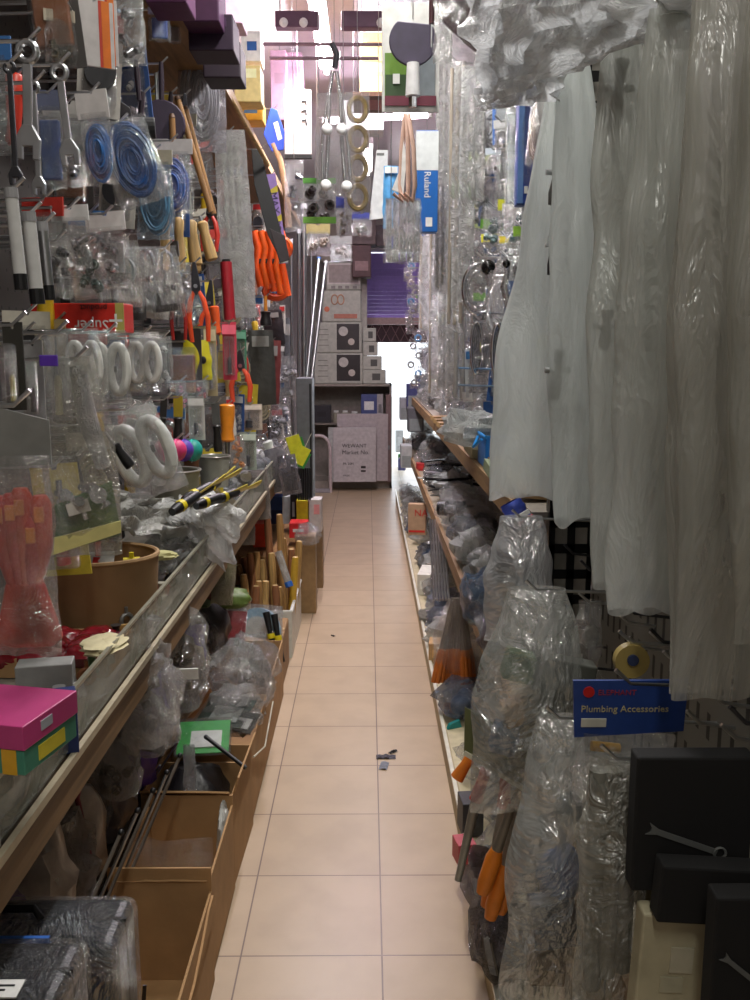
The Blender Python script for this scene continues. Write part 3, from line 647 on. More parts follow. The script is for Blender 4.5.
# orange pliers etc
hg(pliers, 'orange handled pliers with dark jaws, left one of the orange pliers', (182, 262, 206, 342), -.54, (225, 80, 40), tilt=-.05)
hg(pliers, 'orange handled pliers hanging lower and to the right', (200, 280, 222, 356), -.56, (228, 85, 42), tilt=.1)
hg(pliers, 'dark red handled pliers left of the bright orange pliers', (168, 274, 186, 340), -.58, (160, 40, 34))
t, w, h = fit(181, 340, 211, 380, x=-.56); hook(t); P = T('yellow_pack', 'bright yellow plastic packet hanging below the orange pliers', 'packet', t)
bag_mb(w, h, .03, 51, .003, .8).build('pouch', mat((215, 205, 40), .4), P, smooth=True)
b = MB(); b.ball((w * .25, -.014, -h * .5), w * .1, 10, (1, .3, 1.3)); b.ball((-w * .2, -.014, -h * .55), w * .08, 10, (1, .3, 1.4)); b.build('dark_emblem', BLACK, P, smooth=True)
# grey film bags with coil, long pale bag
t, w, h = fit(176, 38, 224, 152, x=-.6); hook(t); P = T('display_bag', 'grey film bag with a coiled grey hose, under the purple boxes', 'bag', t, .1)
bag_mb(w, h, .04, 61, .006).build('bag', film((200, 198, 205), (.25, .55)), P, smooth=True); content('coil', w, h, P, (150, 148, 155), 0, 5)
t, w, h = fit(212, 130, 246, 318, x=-.55); hook(t); P = T('long_sleeve', 'long pale crinkled plastic sleeve of strips hanging above the red strip', 'bag', t, .1, 0, -.04)
bag_mb(w, h, .04, 62, .006, nv=22).build('sleeve', film((225, 226, 222), (.4, .75)), P, smooth=True)
b = MB()
for i in range(3): b.box((w * (-.2 + .2 * i), 0, -h * .5), (w * .12, .01, h * .9))
b.build('strips', mat((190, 190, 184), .4), P)
t, w, h = fit(219, 262, 233, 320, x=-.56); P = T('red_strip', 'dark red plastic tube beside the long pale sleeve', 'tube', t); hook(t); b = MB(); b.cyl((0, 0, 0), (.01, 0, -h), w * .42, n=12); b.build('tube', mat((150, 30, 40), .4), P, smooth=True); b = MB(); b.cyl((0, 0, 0), (0, 0, .01), w * .3, n=12); b.build('cap', BLACK, P)
t, w, h = fit(226, 205, 252, 305, x=-.6); hook(t); P = T('long_sleeve', 'shorter clear plastic sleeve right of the red tube', 'bag', t, .1); bag_mb(w, h, .04, 63, .006, nv=18).build('sleeve', film((220, 222, 220), (.3, .6)), P, smooth=True); content('tool', w, h, P, (130, 130, 128), 0, 3)
# purple & dark boxes on the top shelf
for i, (bx, c, lb) in enumerate([((150, -30, 190, 12), (84, 34, 80), 'magenta tinted carton at the very top left'), ((186, -10, 222, 30), (64, 26, 64), 'plum coloured carton on the top shelf'), ((192, 22, 236, 58), (38, 16, 42), 'dark plum carton sitting lower on the top shelf'), ((206, 48, 243, 84), (30, 14, 30), 'blackish purple carton under the dark plum one'), ((214, -12, 244, 30), (220, 190, 215), 'pale pink carton on the top shelf near the lamp'), ((243, 36, 262, 66), (236, 236, 238), 'small glaring white carton with a blue panel on the top shelf'), ((236, 70, 262, 106), (225, 205, 140), 'cream yellow carton near the top shelf end'), ((238, 104, 264, 124), (222, 170, 60), 'amber carton with a blue mark beneath the cream one')]):
    d = [2.6, 2.9, 3.0, 3.25, 3.5, 4.4, 4.3, 4.5][i]; t, w, h = fit(*bx, d=d)
    P = carton(lb, (t.x, t.y, t.z - h), (w, .14, h), mat(c, .6), 0, 'carton', panels=[('F', 0, .78, .7, .25, mat(tuple(min(255, int(q * 1.3 + 15)) for q in c), .6))] + ([('F', .1, .5, .5, .3, BLUE)] if i in (5, 7) else []), tape=False)
# axe-like blue tool with wooden handle, saws, orange pack
t, w, h = fit(262, 108, 284, 152, x=-.5); hook(t); P = T('hatchet', 'hatchet with a blue wrapped head and pale wooden handle', 'hatchet', t, .1)
b = MB(); b.plate([(-w * .1, 0), (w * .2, -h * .05), (w * .5, -h * .55), (w * .45, -h * .95), (-w * .1, -h), (-w * .45, -h * .6)], .02); b.build('blue_head', mat((30, 70, 190), .4), P, bevel=.003)
b = MB(); b.plate([(w * .0, -h * .35), (w * .2, -h * .3), (w * .4, -h * .7), (w * .2, -h * .75)], .022); b.build('white_mark', WHITE, P)
b = MB(); b.tube([(0, 0, -h * .8), (w * .3, 0, -h * 1.2), (w * .55, 0, -h * 2), (w * .62, 0, -h * 2.75)], [.02, .018, .021, .024], 10, None, False, .6); b.build('wooden_handle', wood((190, 150, 108)), P, smooth=True)
t, w, h = fit(247, 148, 276, 262, x=-.5); hook(t); P = T('saw_sheath', 'long black saw in a dark sleeve above the orange netting', 'saw', t, .1, 0, -.12)
b = MB(); b.plate([(-w * .35, 0), (-w * .05, -h * .02), (w * .4, -h * .98), (w * .15, -h), (-w * .2, -h * .75), (-w * .42, -h * .3)], .012); b.build('sleeve', BLACK, P, bevel=.002)
b = MB(); b.plate([(-w * .1, -h * .7), (w * .4, -h * .78), (w * .46, -h), (w * .1, -h * 1.02)], .016); b.build('grip', mat((50, 40, 44), .4), P, bevel=.003)
t, w, h = fit(262, 174, 280, 264, x=-.47); hook(t); P = T('saw_blade_pack', 'slim violet and white printed saw blade pack with yellow patches', 'packet', t, .1, 0, -.13)
b = MB(); b.box((0, 0, -h / 2), (w * .5, .006, h)); b.build('card', mat((160, 130, 205), .5), P)
b = MB(); b.box((0, -.004, -h * .86), (w * .5, .002, h * .27)); b.build('white_end', WHITE, P)
for z in (.18, .5): b = MB(); b.plate([(-w * .25, -h * z), (w * .25, -h * (z - .05)), (w * .25, -h * (z + .02)), (-w * .25, -h * (z + .06))], .009); b.build('yellow_patch', YELLOW, P)
text('dark_print', 'MAX', w * .55, mat((40, 20, 70), .5), P, (-w * .2, -.006, -h * .2), (PI / 2, PI / 2, 0)); text('dark_print', 'BRAND', w * .5, mat((40, 20, 70), .5), P, (-w * .2, -.006, -h * .52), (PI / 2, PI / 2, 0))
t, w, h = fit(246, 225, 290, 302, x=-.52); hook(t); P = T('orange_grips', 'bundle of bright orange moulded hand grips hanging below the saws', 'grips', t, .1)
for i in range(5):
    b = MB(); x = (-.32 + .15 * i) * w; b.tube([(x, 0, -h * .08), (x + w * .1, 0, -h * .3), (x + .03 * w, -.01, -h * .52), (x + w * .14, 0, -h * (.8 + .03 * i))], [w * .09, w * .1, w * .08, w * .09], 8); b.build('orange_grip', mat((245, 90 + 10 * (i % 2), 25), .4), P, smooth=True)
b = MB(); b.ring((w * .28, 0, -h * .3), w * .2, w * .09, 'y', 14, 6); b.build('orange_loop', ORANGE, P, smooth=True)
b = MB(); b.ring((w * .15, .0, -h * .86), w * .2, w * .09, 'y', 14, 6, None, 1.2, .7); b.build('orange_loop', mat((215, 75, 20), .4), P, smooth=True)
b = MB(); b.box((0, -.016, -h * .47), (w * .8, .012, h * .06)); b.build('binding_strap', BLACK, P, bevel=.002)
t, w, h = fit(255, 296, 276, 326, x=-.5); handled('dark handled chisel with an orange shank below the orange grips', t, h, w * .28, (30, 26, 28), .5, 0, 0, 'chisel', 'chisel', blade=mat((210, 130, 40), .4)); hook(t)
t, w, h = fit(236, 150, 249, 205, x=-.6); hook(t); handled('black handled scraper with a green collar left of the long saw', t, h, w * .35, (20, 90, 60), .75, 0, 0, 'scraper', 'scraper', blade=BLACK)
# hanging white board with curved hooks
t, w, h = fit(284, 90, 311, 158, x=-.36); P = T('hook_card', 'pale card with three curved dark hooks drawn on it and a dark lower edge', 'card', t)
b = MB(); b.box((0, 0, -h / 2), (w, .025, h)); b.build('card', mat((214, 206, 200), .6), P, bevel=.002); b = MB(); b.box((0, 0, -h * .98), (w * 1.02, .028, h * .06)); b.build('dark_edge', BLACK, P)
for i in range(3): b = MB(); z = -h * (.18 + .14 * i); b.tube([(w * .15, -.016, z), (w * .3, -.016, z + .004), (w * .33, -.016, z - .02)], .0035, 6); b.build('printed_hook', DARKSTEEL, P, smooth=True)
b = MB(); b.cyl((0, 0, 0), (0, 0, .6), .0015, n=5); b.build('hanging_wire', STEEL, P)
# aluminium tubes leaning
for i, (a, c, r, lb) in enumerate([((304, 205), (303, 490), .016, 'thick upright aluminium tube at the end of the left shelves'), ((299, 230), (296, 420), .010, 'thinner aluminium tube standing left of the thick one'), ((326, 262), (309, 400), .011, 'slanting aluminium rod leaning right of the upright tube'), ((319, 258), (306, 385), .011, 'second slanting aluminium rod with a blue tip'), ((291, 240), (291, 400), .010, 'grey metal bar upright beside the red hooks'), ((311, 215), (310, 380), .008, 'slim pale bar right of the thick aluminium tube')]):
    d0 = 5.6 + .15 * i; p = atD(*a, d0); q = atD(*c, d0 + (0 if i not in (2, 3) else -.3)); q.z = 0 if i in (0, 1, 4, 5) else q.z
    P = T('metal_tube', lb, 'tube', q); b = MB(); b.cyl((0, 0, 0), p - q, r, n=12); b.build('shaft', STEEL, P, smooth=True)
    b = MB(); v = (p - q); b.cyl(v * .99, v * 1.003, r * 1.25, n=12); b.build('end_cap', BLUE if i == 3 else mat((200, 200, 205), .4), P)
t, w, h = fit(296, 378, 312, 492, d=5.2); P = carton('tall narrow grey metal cabinet end panel beneath the tubes', (t.x, 5.3, 0), (w, .2, t.z), mat((120, 124, 128), .4, .4), 0, 'metal_post', 'post', panels=[('F', .75, .5, .12, .95, BLACK)], tape=False)
# small goods in the middle left (rows 3 and 4)
G = [((206, 306, 222, 350), 'T', 'orange handled screwdriver right of the low orange pliers', (225, 90, 40)), ((222, 322, 236, 380), 'C', 'red and white carded strip under the red tube', (200, 60, 80)), ((234, 330, 246, 372), 'C', 'green and white carded tool left of the dark pouch', (70, 130, 100)),
     ((228, 350, 252, 402), 'P', 'small pliers with red orange handles left of the dark pouch', (215, 80, 50)), ((246, 330, 274, 405), 'D', 'dark grey pouch with long black tool, middle of the left side', (64, 64, 60)), ((262, 340, 282, 410), 'D', 'clear pouch with a maroon card beside the dark grey pouch', (110, 50, 48)),
     ((204, 326, 216, 396), 'C', 'slim beige carded pack below the low orange pliers', (175, 160, 125)), ((188, 396, 204, 440), 'C', 'white price card pack above the teal twine ball', (200, 198, 190)), ((170, 396, 186, 442), 'H', 'dark brush with yellow ferrule above the pink twine', (180, 160, 40)), ((158, 398, 170, 440), 'H', 'dark brush with black handle left of the yellow ferrule brush', (40, 36, 34)),
     ((214, 404, 240, 462), 'T', 'large orange handled cutter with dark blade above the grey bucket', (230, 140, 40)), ((236, 404, 262, 430), 'C', 'grey and orange boxed card above the tan coil', (190, 175, 160)), ((240, 432, 256, 470), 'C', 'pale green tall carded pack right of the orange coil', (150, 160, 145)), ((226, 436, 244, 474), 'B', 'bag of amber coloured fittings above the yellow scrapers', (220, 140, 60)),
     ((256, 434, 272, 470), 'S', 'white handled roller slanting right of the pale green pack', (200, 206, 196)), ((268, 404, 290, 440), 'B', 'clear film bag with bright highlights at the end of the left shelf', (150, 150, 155)), ((276, 356, 296, 400), 'B', 'round clear blister near the thick aluminium tube', (170, 170, 172)), ((262, 310, 282, 345), 'D', 'black boxed grip beneath the orange shank chisel', (40, 34, 38)),
     ((208, 402, 222, 452), 'H', 'grey handled brush left of the orange cutter', (90, 90, 88)), ((284, 318, 294, 396), 'D', 'tall dark grey sleeve left of the aluminium tubes', (90, 92, 96)), ((174, 380, 186, 412), 'B', 'tiny pink and white packet under the yellow packet', (220, 130, 160)), ((196, 380, 208, 402), 'B', 'tiny red packet under the yellow packet, right of the pink', (190, 50, 70))]
for i, (bx, k, lb, c) in enumerate(G):
    x = -.53 - .02 * (i % 3); t, w, h = fit(*bx, x=x); hook(t); tl = rnd.uniform(-.1, .1)
    if k == 'T': handled(lb, t, h, w * .3, c, .35, 0, tl, up=i % 2 == 0)
    elif k == 'C': card_pack(lb, t, w, h, c, 'tool', (60, 60, 64), tuple(min(255, q + 50) for q in c), seed=i)
    elif k == 'P': pliers(lb, t, w, h, c)
    elif k == 'D':
        P = T('pouch', lb, 'pouch', t, .1, 0, tl); bag_mb(w, h, .03, i, .004).build('pouch_body', mat(c, .4, 0, .15, .3, 30), P, smooth=True); b = MB(); b.box((0, -.018, -h * .15), (w * .6, .004, h * .14)); b.build('header_card', mat((150, 150, 145), .5), P)
    elif k == 'H': handled(lb, t, h, w * .32, (40, 38, 36), .45, 0, tl, 'paint_brush', 'brush', blade=mat(c, .5), flat=True)
    elif k == 'S': handled(lb, t, h, w * .35, c, .2, 0, -.35, 'roller_handle', 'roller')
    else: header_bag(lb, t, w, h, None, 'fitting', c, 0, seed=i, tilt=tl)
# buckets on the shelf
for i, (bx, c, lb, dd) in enumerate([((198, 456, 230, 486), (150, 150, 138), 'grey plastic paint pot behind the yellow scrapers', 3.3), ((150, 470, 200, 505), (120, 118, 104), 'wide grey tub with a dark rim left of the paint pot', 2.75), ((168, 452, 200, 474), (90, 52, 38), 'brown tub standing in the wide grey tub', 3.0)]):
    t, w, h = fit(*bx, d=dd); P = T('paint_pot', lb, 'pot', (t.x, t.y, t.z - h)); b = MB(); b.lathe([(w * .42, 0), (w * .5, h), (w * .46, h), (w * .39, .006)], 22, capt=True); b.build('pot', mat(c, .5), P, smooth=True)
    b = MB(); b.ring((0, 0, h), w * .5, w * .025, 'z', 22, 6); b.build('rim', mat((160, 155, 150), .3, .5), P, smooth=True)
    k = MB(); k.tube([(-w * .5, 0, h * .85), (-w * .3, -w * .35, h * .6), (w * .3, -w * .35, h * .6), (w * .5, 0, h * .85)], .002, 5); k.build('wire_handle', STEEL, P, smooth=True)
# yellow & black scrapers lying fan-like
for i, (a, c, lb) in enumerate([((172, 512), (222, 478), 'lowest'), ((184, 500), (238, 472), 'second'), ((196, 506), (244, 488), 'third'), ((216, 500), (258, 484), 'outermost'), ((205, 492), (232, 470), 'rear')]):
    p = atD(*a, 2.45 + .1 * i); q = atD(*c, 2.7 + .1 * i); P = T('scraper', f'yellow bladed black handled scraper, {lb} of the bunch on the milky film', 'scraper', p); v = q - p
    b = MB(); b.tube([(0, 0, 0), v * .1, v * .45, v * .5], [.012, .016, .015, .01], 8); b.build('black_handle', BLACK, P, smooth=True)
    b = MB(); b.tube([v * .5, v * .75, v], [.008, .011, .022], 8, None, False, .25); b.build('yellow_blade', mat((225, 205, 90), .35), P, smooth=True)
    b = MB(); b.tube([v * .14, v * .2], .0175, 8); b.build('yellow_band', YELLOW, P, smooth=True)
# ================= LEFT SHELVES, CARTONS, FLOOR =================
# milky film draped over the shelf
def drape(name, label, cat, corners, m, seed=0, amp=.02, nu=26, nv=20, fr=6, sag=0):
    """crumpled sheet spanned by four world corners: near-left, near-right, far-right, far-left"""
    o = corners[0]; P = T(name, label, cat, o); A, B_, C_, D_ = [c - o for c in corners]; b = MB()
    nrm = (B_ - A).cross(D_ - A).normalized()
    def fn(u, v):
        p = (A * (1 - u) + B_ * u) * (1 - v) + (D_ * (1 - u) + C_ * u) * v
        n = N3((u * 2, v * 2, seed), fr / 2) * amp * 2 + abs(N3((u * 2, v * 2, seed + 4), fr)) * amp
        return p + nrm * n + Vector((N3((v * 4, seed, 0), 1), N3((u * 4, seed, 3), 1), 0)) * amp + Vector((0, 0, -sag * 4 * u * (1 - u) * v))
    b.grid(fn, nu, nv); o_ = b.build('sheet', m, P, smooth=True)
    sm = o_.modifiers.new('s', 'SOLIDIFY'); sm.thickness = .0012; return P
drape('milky_film', 'crumpled milky plastic film spilling over the shelf edge beside the scrapers', 'film',
      [atX(226, 572, -.46), atD(246, 512, 2.75), atD(205, 486, 2.9), atD(148, 505, 2.45)], film((235, 236, 234), (.65, .95), .14, 9, .5, .2), 3, .02)
drape('milky_film', 'flat grey plastic film lying behind the cardboard tub', 'film', [atD(70, 520, 1.95), atD(196, 548, 2.7), atD(215, 500, 3.0), atD(110, 492, 2.3)], film((215, 215, 208), (.5, .85), .12, 9, .6, .2), 5, .018)
drape('milky_film', 'shiny clear film with a pale scrap inside on the shelf right of the tub', 'film', [atD(142, 566, 2.25), atD(172, 578, 2.45), atD(196, 544, 2.7), atD(150, 535, 2.5)], CLEAR, 6, .03)
b = lump('small pale yellow scrap of paper under shiny film beside the tub', atD(158, 560, 2.38), (.1, .05, .025), mat((190, 185, 130), .7), 3, name='paper_scrap', cat='paper')
# round cardboard tub
d0 = 2.15; t, w, h = fit(26, 560, 158, 650, d=d0)
P = T('cardboard_tub', 'round open cardboard tub on the upper left shelf holding papers', 'tub', (t.x, d0, .78)); R = w / 2; H = .175
b = MB(); b.lathe([(R * .93, 0), (R, H), (R * .97, H), (R * .9, .008)], 40, Matrix.Diagonal((1, .8, 1, 1))); b.build('wall', CARD2, P, smooth=True)
b = MB(); b.ring((0, 0, H), R * .985, .006, 'z', 40, 6, Matrix.Diagonal((1, .8, 1, 1))); b.build('rim', mat((165, 132, 92), .8), P, smooth=True)
P2 = T('paper_sheet', 'white printed sheet with a red mark inside the cardboard tub', 'paper', (t.x - .02, d0 + .02, .78 + .15), .2, .35); b = MB(); b.box((0, 0, 0), (.13, .09, .001)); b.build('sheet', mat((200, 198, 192), .6), P2)
b = MB(); b.plate([(-.005, -.02), (.012, -.016), (.006, 0), (.014, .014), (-.006, .016)], .0015, Matrix.Rotation(PI / 2, 4, 'X')); b.build('red_mark', RED, P2).location = (.02, 0, .0015)
P2 = T('plastic_fitting', 'small yellow fitting lying in the cardboard tub', 'fitting', (t.x + .085, d0 + .04, .93), .3); b = MB(); b.cyl((-.02, 0, 0), (.02, 0, 0), .008); b.cyl((0, 0, 0), (0, 0, .02), .006); b.build('body', YELLOW, P2, smooth=True)
# red packets tray in front
P = T('display_tray', 'shallow brown tray of glossy dark red packets in front of the tub', 'tray', (-.675, 1.88, .78)); b = MB()
b.box((0, 0, .004), (.28, .2, .006)); b.box((0, -.1, .02), (.28, .005, .04)); b.box((0, .1, .02), (.28, .005, .04)); b.box((.14, 0, .02), (.005, .2, .04)); b.box((-.14, 0, .02), (.005, .2, .04)); b.build('tray', CARD, P)
for i in range(9):
    x = -.765 + (i % 3) * .09 + rnd.uniform(-.01, .01); y = 1.81 + (i // 3) * .055
    lump(f'glossy dark red packet in the brown tray, {["left", "middle", "right"][i % 3]} of the {["front", "centre", "back"][i // 3]} row', (x, y, .79), (.1, .075, .05), mat((120, 18, 30), .15, 0, .3, .5, 40, 0, .6), i, name='red_packet', cat='packet', n=14, group='red packets in the brown tray')
# colourful boxes
t = atD(24, 690, 1.42); P = carton('blue carton with yellow and orange bands behind the pink box', (t.x, 1.42, .78), (.16, .05, .1), mat((25, 50, 110), .5), .35, 'printed_carton', 'box', tape=False)
for i, (c, x) in enumerate([((35, 130, 200), .0), ((225, 180, 40), -.03), ((230, 110, 40), .045)]):
    b = MB(); b.plate([(x - .02, .002), (x, .002), (x + .035, .098), (x + .012, .098)], .052); b.build('printed_band', mat(c, .5), P)
p = atD(34, 735, 1.2); cx = -.53
P = carton('teal and green cardboard box with yellow patches beneath the pink lid', (cx, 1.22, .88), (.18, .13, .035), mat((72, 140, 118), .5), -.22, 'teal_box', 'box', panels=[('F', .75, .5, .12, 1, mat((230, 175, 50), .5)), ('R', 0, .5, .5, .6, mat((215, 200, 60), .5))], tape=False)
P = carton('magenta pink box with a small grey square on its end, on the teal box', (cx, 1.22, .916), (.185, .135, .034), mat((196, 66, 130), .4, 0, .05, 0, 30, 0, .3), -.22, 'pink_box', 'box', panels=[('R', -.2, .55, .2, .4, mat((170, 175, 185), .4))], tape=False)
P = carton('low brown carton underneath the teal and pink boxes', (cx - .06, 1.27, .778), (.08, .1, .1), mat((70, 66, 60), .7), -.1, 'support_carton', 'box')
P = carton('white and red printed card box at the near left shelf edge', (-.55, 1.12, .78), (.1, .06, .045), mat((205, 200, 190), .5), -.3, 'small_carton', 'box', panels=[('F', -.3, .5, .5, .9, mat((215, 70, 60), .5)), ('T', 0, 0, .5, .4, BLACK)], tape=False)
P = carton('grey film wrapped block behind the pink box', (-.6, 1.62, .78), (.1, .05, .09), mat((150, 150, 148), .4), .2, 'grey_block', 'box', tape=False)
lump('crumpled cream paper hanging over the shelf guard right of the red packets', (-.52, 1.72, .855), (.07, .1, .025), mat((215, 205, 165), .8), 4, .5, name='paper_scrap', cat='paper', rz=-.2)
# small bits lying between guard and shelf
KB = ['brass coloured', 'grey', 'silver', 'rust coloured', 'green', 'pale', 'red', 'dark']
KC = [(165, 130, 70), (130, 130, 128), (190, 190, 192), (130, 80, 50), (80, 110, 70), (200, 195, 180), (170, 50, 40), (60, 56, 54)]
for i in range(34):
    y = 1.0 + i * .062; x = -.535 - rnd.uniform(0, .03); k = i % 8
    P = T('small_part', f'{KB[k]} small fitting behind the shelf guard, {["near the pink box", "below the red packets", "beside the cream paper", "beside the cardboard tub", "near the milky film"][min(4, i // 7)]}', 'fitting', (x, y, .80), rnd.uniform(0, 3), group=f'{KB[k]} fittings behind the guard, {i // 7}')
    b = MB()
    if i % 3 == 0: b.lathe([(.012, 0), (.014, .01), (.008, .012), (.008, .04), (.012, .045)], 10)
    elif i % 3 == 1: b.box((0, 0, .012), (.05, .02, .03), rot=(0, .3, 0))
    else: b.ring((0, 0, .018), .015, .005, 'x', 12, 6); b.cyl((0, 0, .03), (.0, .0, .05), .004)
    b.build('body', mat(KC[k], .4, .3), P, smooth=i % 3 != 1, bevel=0 if i % 3 != 1 else .002)
# ---- lower shelf clutter under the left board ----
LC = [((60, 60, 66), 'grey'), ((38, 40, 92), 'navy'), ((70, 50, 120), 'violet'), ((110, 100, 90), 'taupe'), ((40, 38, 40), 'black'), ((120, 118, 112), 'pale grey')]
for i in range(22):
    y = .95 + i * .13; x = -.69 + rnd.uniform(-.03, .04); c, nm = LC[rnd.randrange(6)] if i > 5 else LC[[1, 2, 0, 1, 2, 3][i]]
    lump(f'{nm} filled bag on the dark lower left shelf, {["close to the black cases", "behind the open cartons", "behind the green card", "below the milky film"][min(3, i // 6)]}', (x, y, .215), (.2, .16, rnd.uniform(.24, .36)), mat(tuple(min(255, int(q * 1.5)) for q in c), .3, 0, .4, .6, 14, 0, .3) if i % 2 else film(tuple(min(255, q + 70) for q in c), (.5, .85)), i, .35, cat='bag', inner=('box', c, 2) if i % 2 == 0 else None, group=f'{nm} bags on the lower left shelf', n=16)
for i in range(5):
    P = T('wire_rod', f'thin slanting metal rod standing beside the open cartons, {["first", "second", "third", "fourth", "fifth"][i]} from the camera', 'rod', (-.62 + .012 * i, 1.62 + .09 * i, .2)); b = MB(); b.cyl((0, 0, 0), (.11, .12, .26), .004, n=8); b.build('shaft', STEEL if i % 2 else mat((120, 112, 104), .5), P, smooth=True); b = MB(); b.ball((.11, .12, .26), .007, 8); b.build('tip', BLACK, P, smooth=True)
P = T('hose', 'thin red hose curling down beside the slanting rods', 'hose', (-.6, 1.85, .2)); b = MB(); b.tube([(0, 0, .42), (-.02, -.04, .3), (.02, -.1, .2), (0, -.16, .1), (.05, -.2, .02)], .006, 8); b.build('tube', mat((120, 36, 46), .5), P, smooth=True); b = MB(); b.cyl((0, 0, .41), (0, 0, .44), .008); b.build('coupling', STEEL, P)
P = T('paper_label', 'crumpled white paper label hanging among the violet bags', 'paper', atD(44, 880, 1.55), .3, .3); b = MB(); b.grid(lambda u, v: ((u - .5) * .05, N3((u * 3, v * 3, 1), 1) * .012, -v * .07), 7, 7); b.build('sheet', mat((190, 185, 175), .7), P, smooth=True)
# ---- cartons on the floor ----
cl = open_box('nearest open carton with a torn sloping side at the bottom left', (-.474, 1.69, 0), (.235, .42, .285), CARD, flaps=(), hs=(.45, .8, 1, .7)); 
b = MB(); b.plate([(-.2, .17), (.2, .17), (.2, .222), (.15, .219), (.05, .19), (-.03, .172)], .005); o = b.build('torn_side', CARD, cl); o.rotation_euler = (0, 0, PI / 2); o.location = (.12, 0, 0)
for i in range(7):
    P = T('metal_strip', 'narrow grey metal strip standing in the nearest open carton', 'strip', (-.57 + .02 * i, 1.6 + .03 * (i % 3), .01), .2, 0, .1, group='metal strips in the nearest carton'); b = MB(); b.box((0, 0, .07), (.008, .002, .14 + .008 * i)); b.build('strip', DARKSTEEL, P)
open_box('second open carton with a see-through film lining, behind the nearest one', (-.475, 2.09, 0), (.225, .36, .27), CARD, flaps=(('F', .03, .6),), hs=(.86, .9, 1, .9))
bb = MB(); bb.grid(lambda u, v: ((u - .5) * .22, .01 * math.sin(u * 9) + N3((u * 3, v * 3, 2), 1) * .02, -v * .2), 14, 12); o = bb.build('film_liner', CLEAR2, None, smooth=True); tag(o, 'clear film lining hanging inside the second open carton', 'film', loc=(-.49, 2.05, .27))
P = open_box('third open carton holding dark bags, its long flap leaning outward', (-.485, 2.45, 0), (.25, .32, .26), CARD, flaps=(('R', .05, .3), ('F', .04, .9)), rz=-.03)
lump('black plastic bag stuffed in the third open carton', (-.51, 2.46, .04), (.2, .22, .22), mat((26, 24, 26), .35, 0, .2, .5, 20), 9, name='black_bag')
P = T('long_sleeve', 'clear plastic strip standing up out of the third carton', 'bag', (-.49, 2.34, .38)); bag_mb(.035, .22, .02, 5, .004).build('sleeve', film((220, 225, 228), (.3, .6)), P, smooth=True)
lump('white plastic bag scrap bulging between the second and third cartons', (-.385, 2.25, .06), (.03, .1, .19), mat((205, 205, 200), .4, 0, .05, .4), 7, name='plastic_scrap', cat='bag')
LB = open_box('long low brown carton lined up along the aisle, full of crinkled bags', (-.49, 3.1, 0), (.26, 1.15, .24), CARD, flaps=(), hs=(1, 1, 1, 1))
b = MB(); b.tube([(.135, -.45, .2), (.14, -.2, .12), (.137, .1, .16)], .003, 6); b.build('string', CREAM, LB)
carton('closed brown carton between the long carton and the white bin', (-.49, 3.9, 0), (.24, .36, .22), CARD2, 0)
# green card packs and films in the long carton
def flat_pack(label, c, d, card, rx=.4, rz=.2, sleeve=True, prn=None):
    P = T('flat_packet', label, 'packet', c, rz, rx); b = MB(); b.box((0, 0, 0), (d[0], d[1], .004)); b.build('card', mat(card, .5), P, bevel=.001)
    b = MB(); b.box((d[0] * .05, -d[1] * .1, .004), (d[0] * .6, d[1] * .5, .004)); b.build('white_panel', mat(prn or (215, 218, 214), .5), P)
    if sleeve: b = MB(); b.box((0, 0, .003), (d[0] * 1.08, d[1] * 1.1, .014)); b.build('film_sleeve', CLEAR2, P, bevel=.004)
    return P
flat_pack('bright green card packet with a white panel lying on the open cartons', (atD(204, 737, 2.55)), (.15, .15), (50, 165, 70), .25, .1)
flat_pack('dark green card packet in film behind the bright green one', (atD(226, 712, 2.8)), (.16, .14), (24, 52, 40), .3, -.3, prn=(150, 155, 150))
flat_pack('black and grey card packet in film at the right of the green cards', (atD(243, 722, 2.75)), (.09, .08), (50, 54, 52), .5, -.4, prn=(190, 190, 186))
for i, (a, c, lb) in enumerate([((206, 737), (246, 768), 'black rod slanting over the green card packet'), ((140, 800), (178, 742), 'thin steel rod leaning left of the green card packet'), ((128, 812), (160, 765), 'second thin steel rod leaning left of the third carton')]):
    p = atD(*a, 2.45); q = atD(*c, 2.38); P = T('thin_rod', lb, 'rod', p); b = MB(); b.cyl((0, 0, 0), q - p, .006 if i == 0 else .003, n=8); b.build('shaft', BLACK if i == 0 else STEEL, P, smooth=True); b = MB(); b.ball((0, 0, 0), .007, 8); b.build('tip', DARKSTEEL, P, smooth=True)
LUMP = [((114, 652, 178, 748), 1.98, 'tall crinkled clear bag of dark parts left of the green card'), ((160, 612, 208, 712), 2.42, 'upright clear bag with a white paper band, right of the tall crinkled bag'), ((205, 648, 272, 722), 3.0, 'big crinkled clear bag filling the long carton'), ((190, 628, 222, 668), 3.3, 'smaller clear bag with tan pieces behind the banded bag'), ((120, 700, 175, 756), 2.2, 'crushed clear bag of dark parts at the foot of the tall one'), ((225, 640, 278, 690), 3.25, 'puffy film bag at the back of the long carton'), ((206, 690, 262, 735), 2.85, 'thin crumpled film in front of the big crinkled bag'), ((96, 745, 140, 800), 2.0, 'small dark crumpled bag beside the slanting rods')]
for i, (bx, d, lb) in enumerate(LUMP):
    t, w, h = fit(*bx, d=d); lump(lb, (t.x, d, t.z - h), (w * .9, w * .7, h), CLEAR if i % 2 else film((215, 215, 212), (.2, .5), .2, 12, 1, .1), 40 + i, .5, name='crinkled_bag', inner=('lathe' if i % 2 else 'box', [(70, 66, 64), (120, 110, 100), (150, 146, 140), (160, 130, 90), (50, 48, 50), (140, 140, 140), (180, 180, 176), (40, 40, 46)][i], 4), n=26, knot=i in (0, 1))
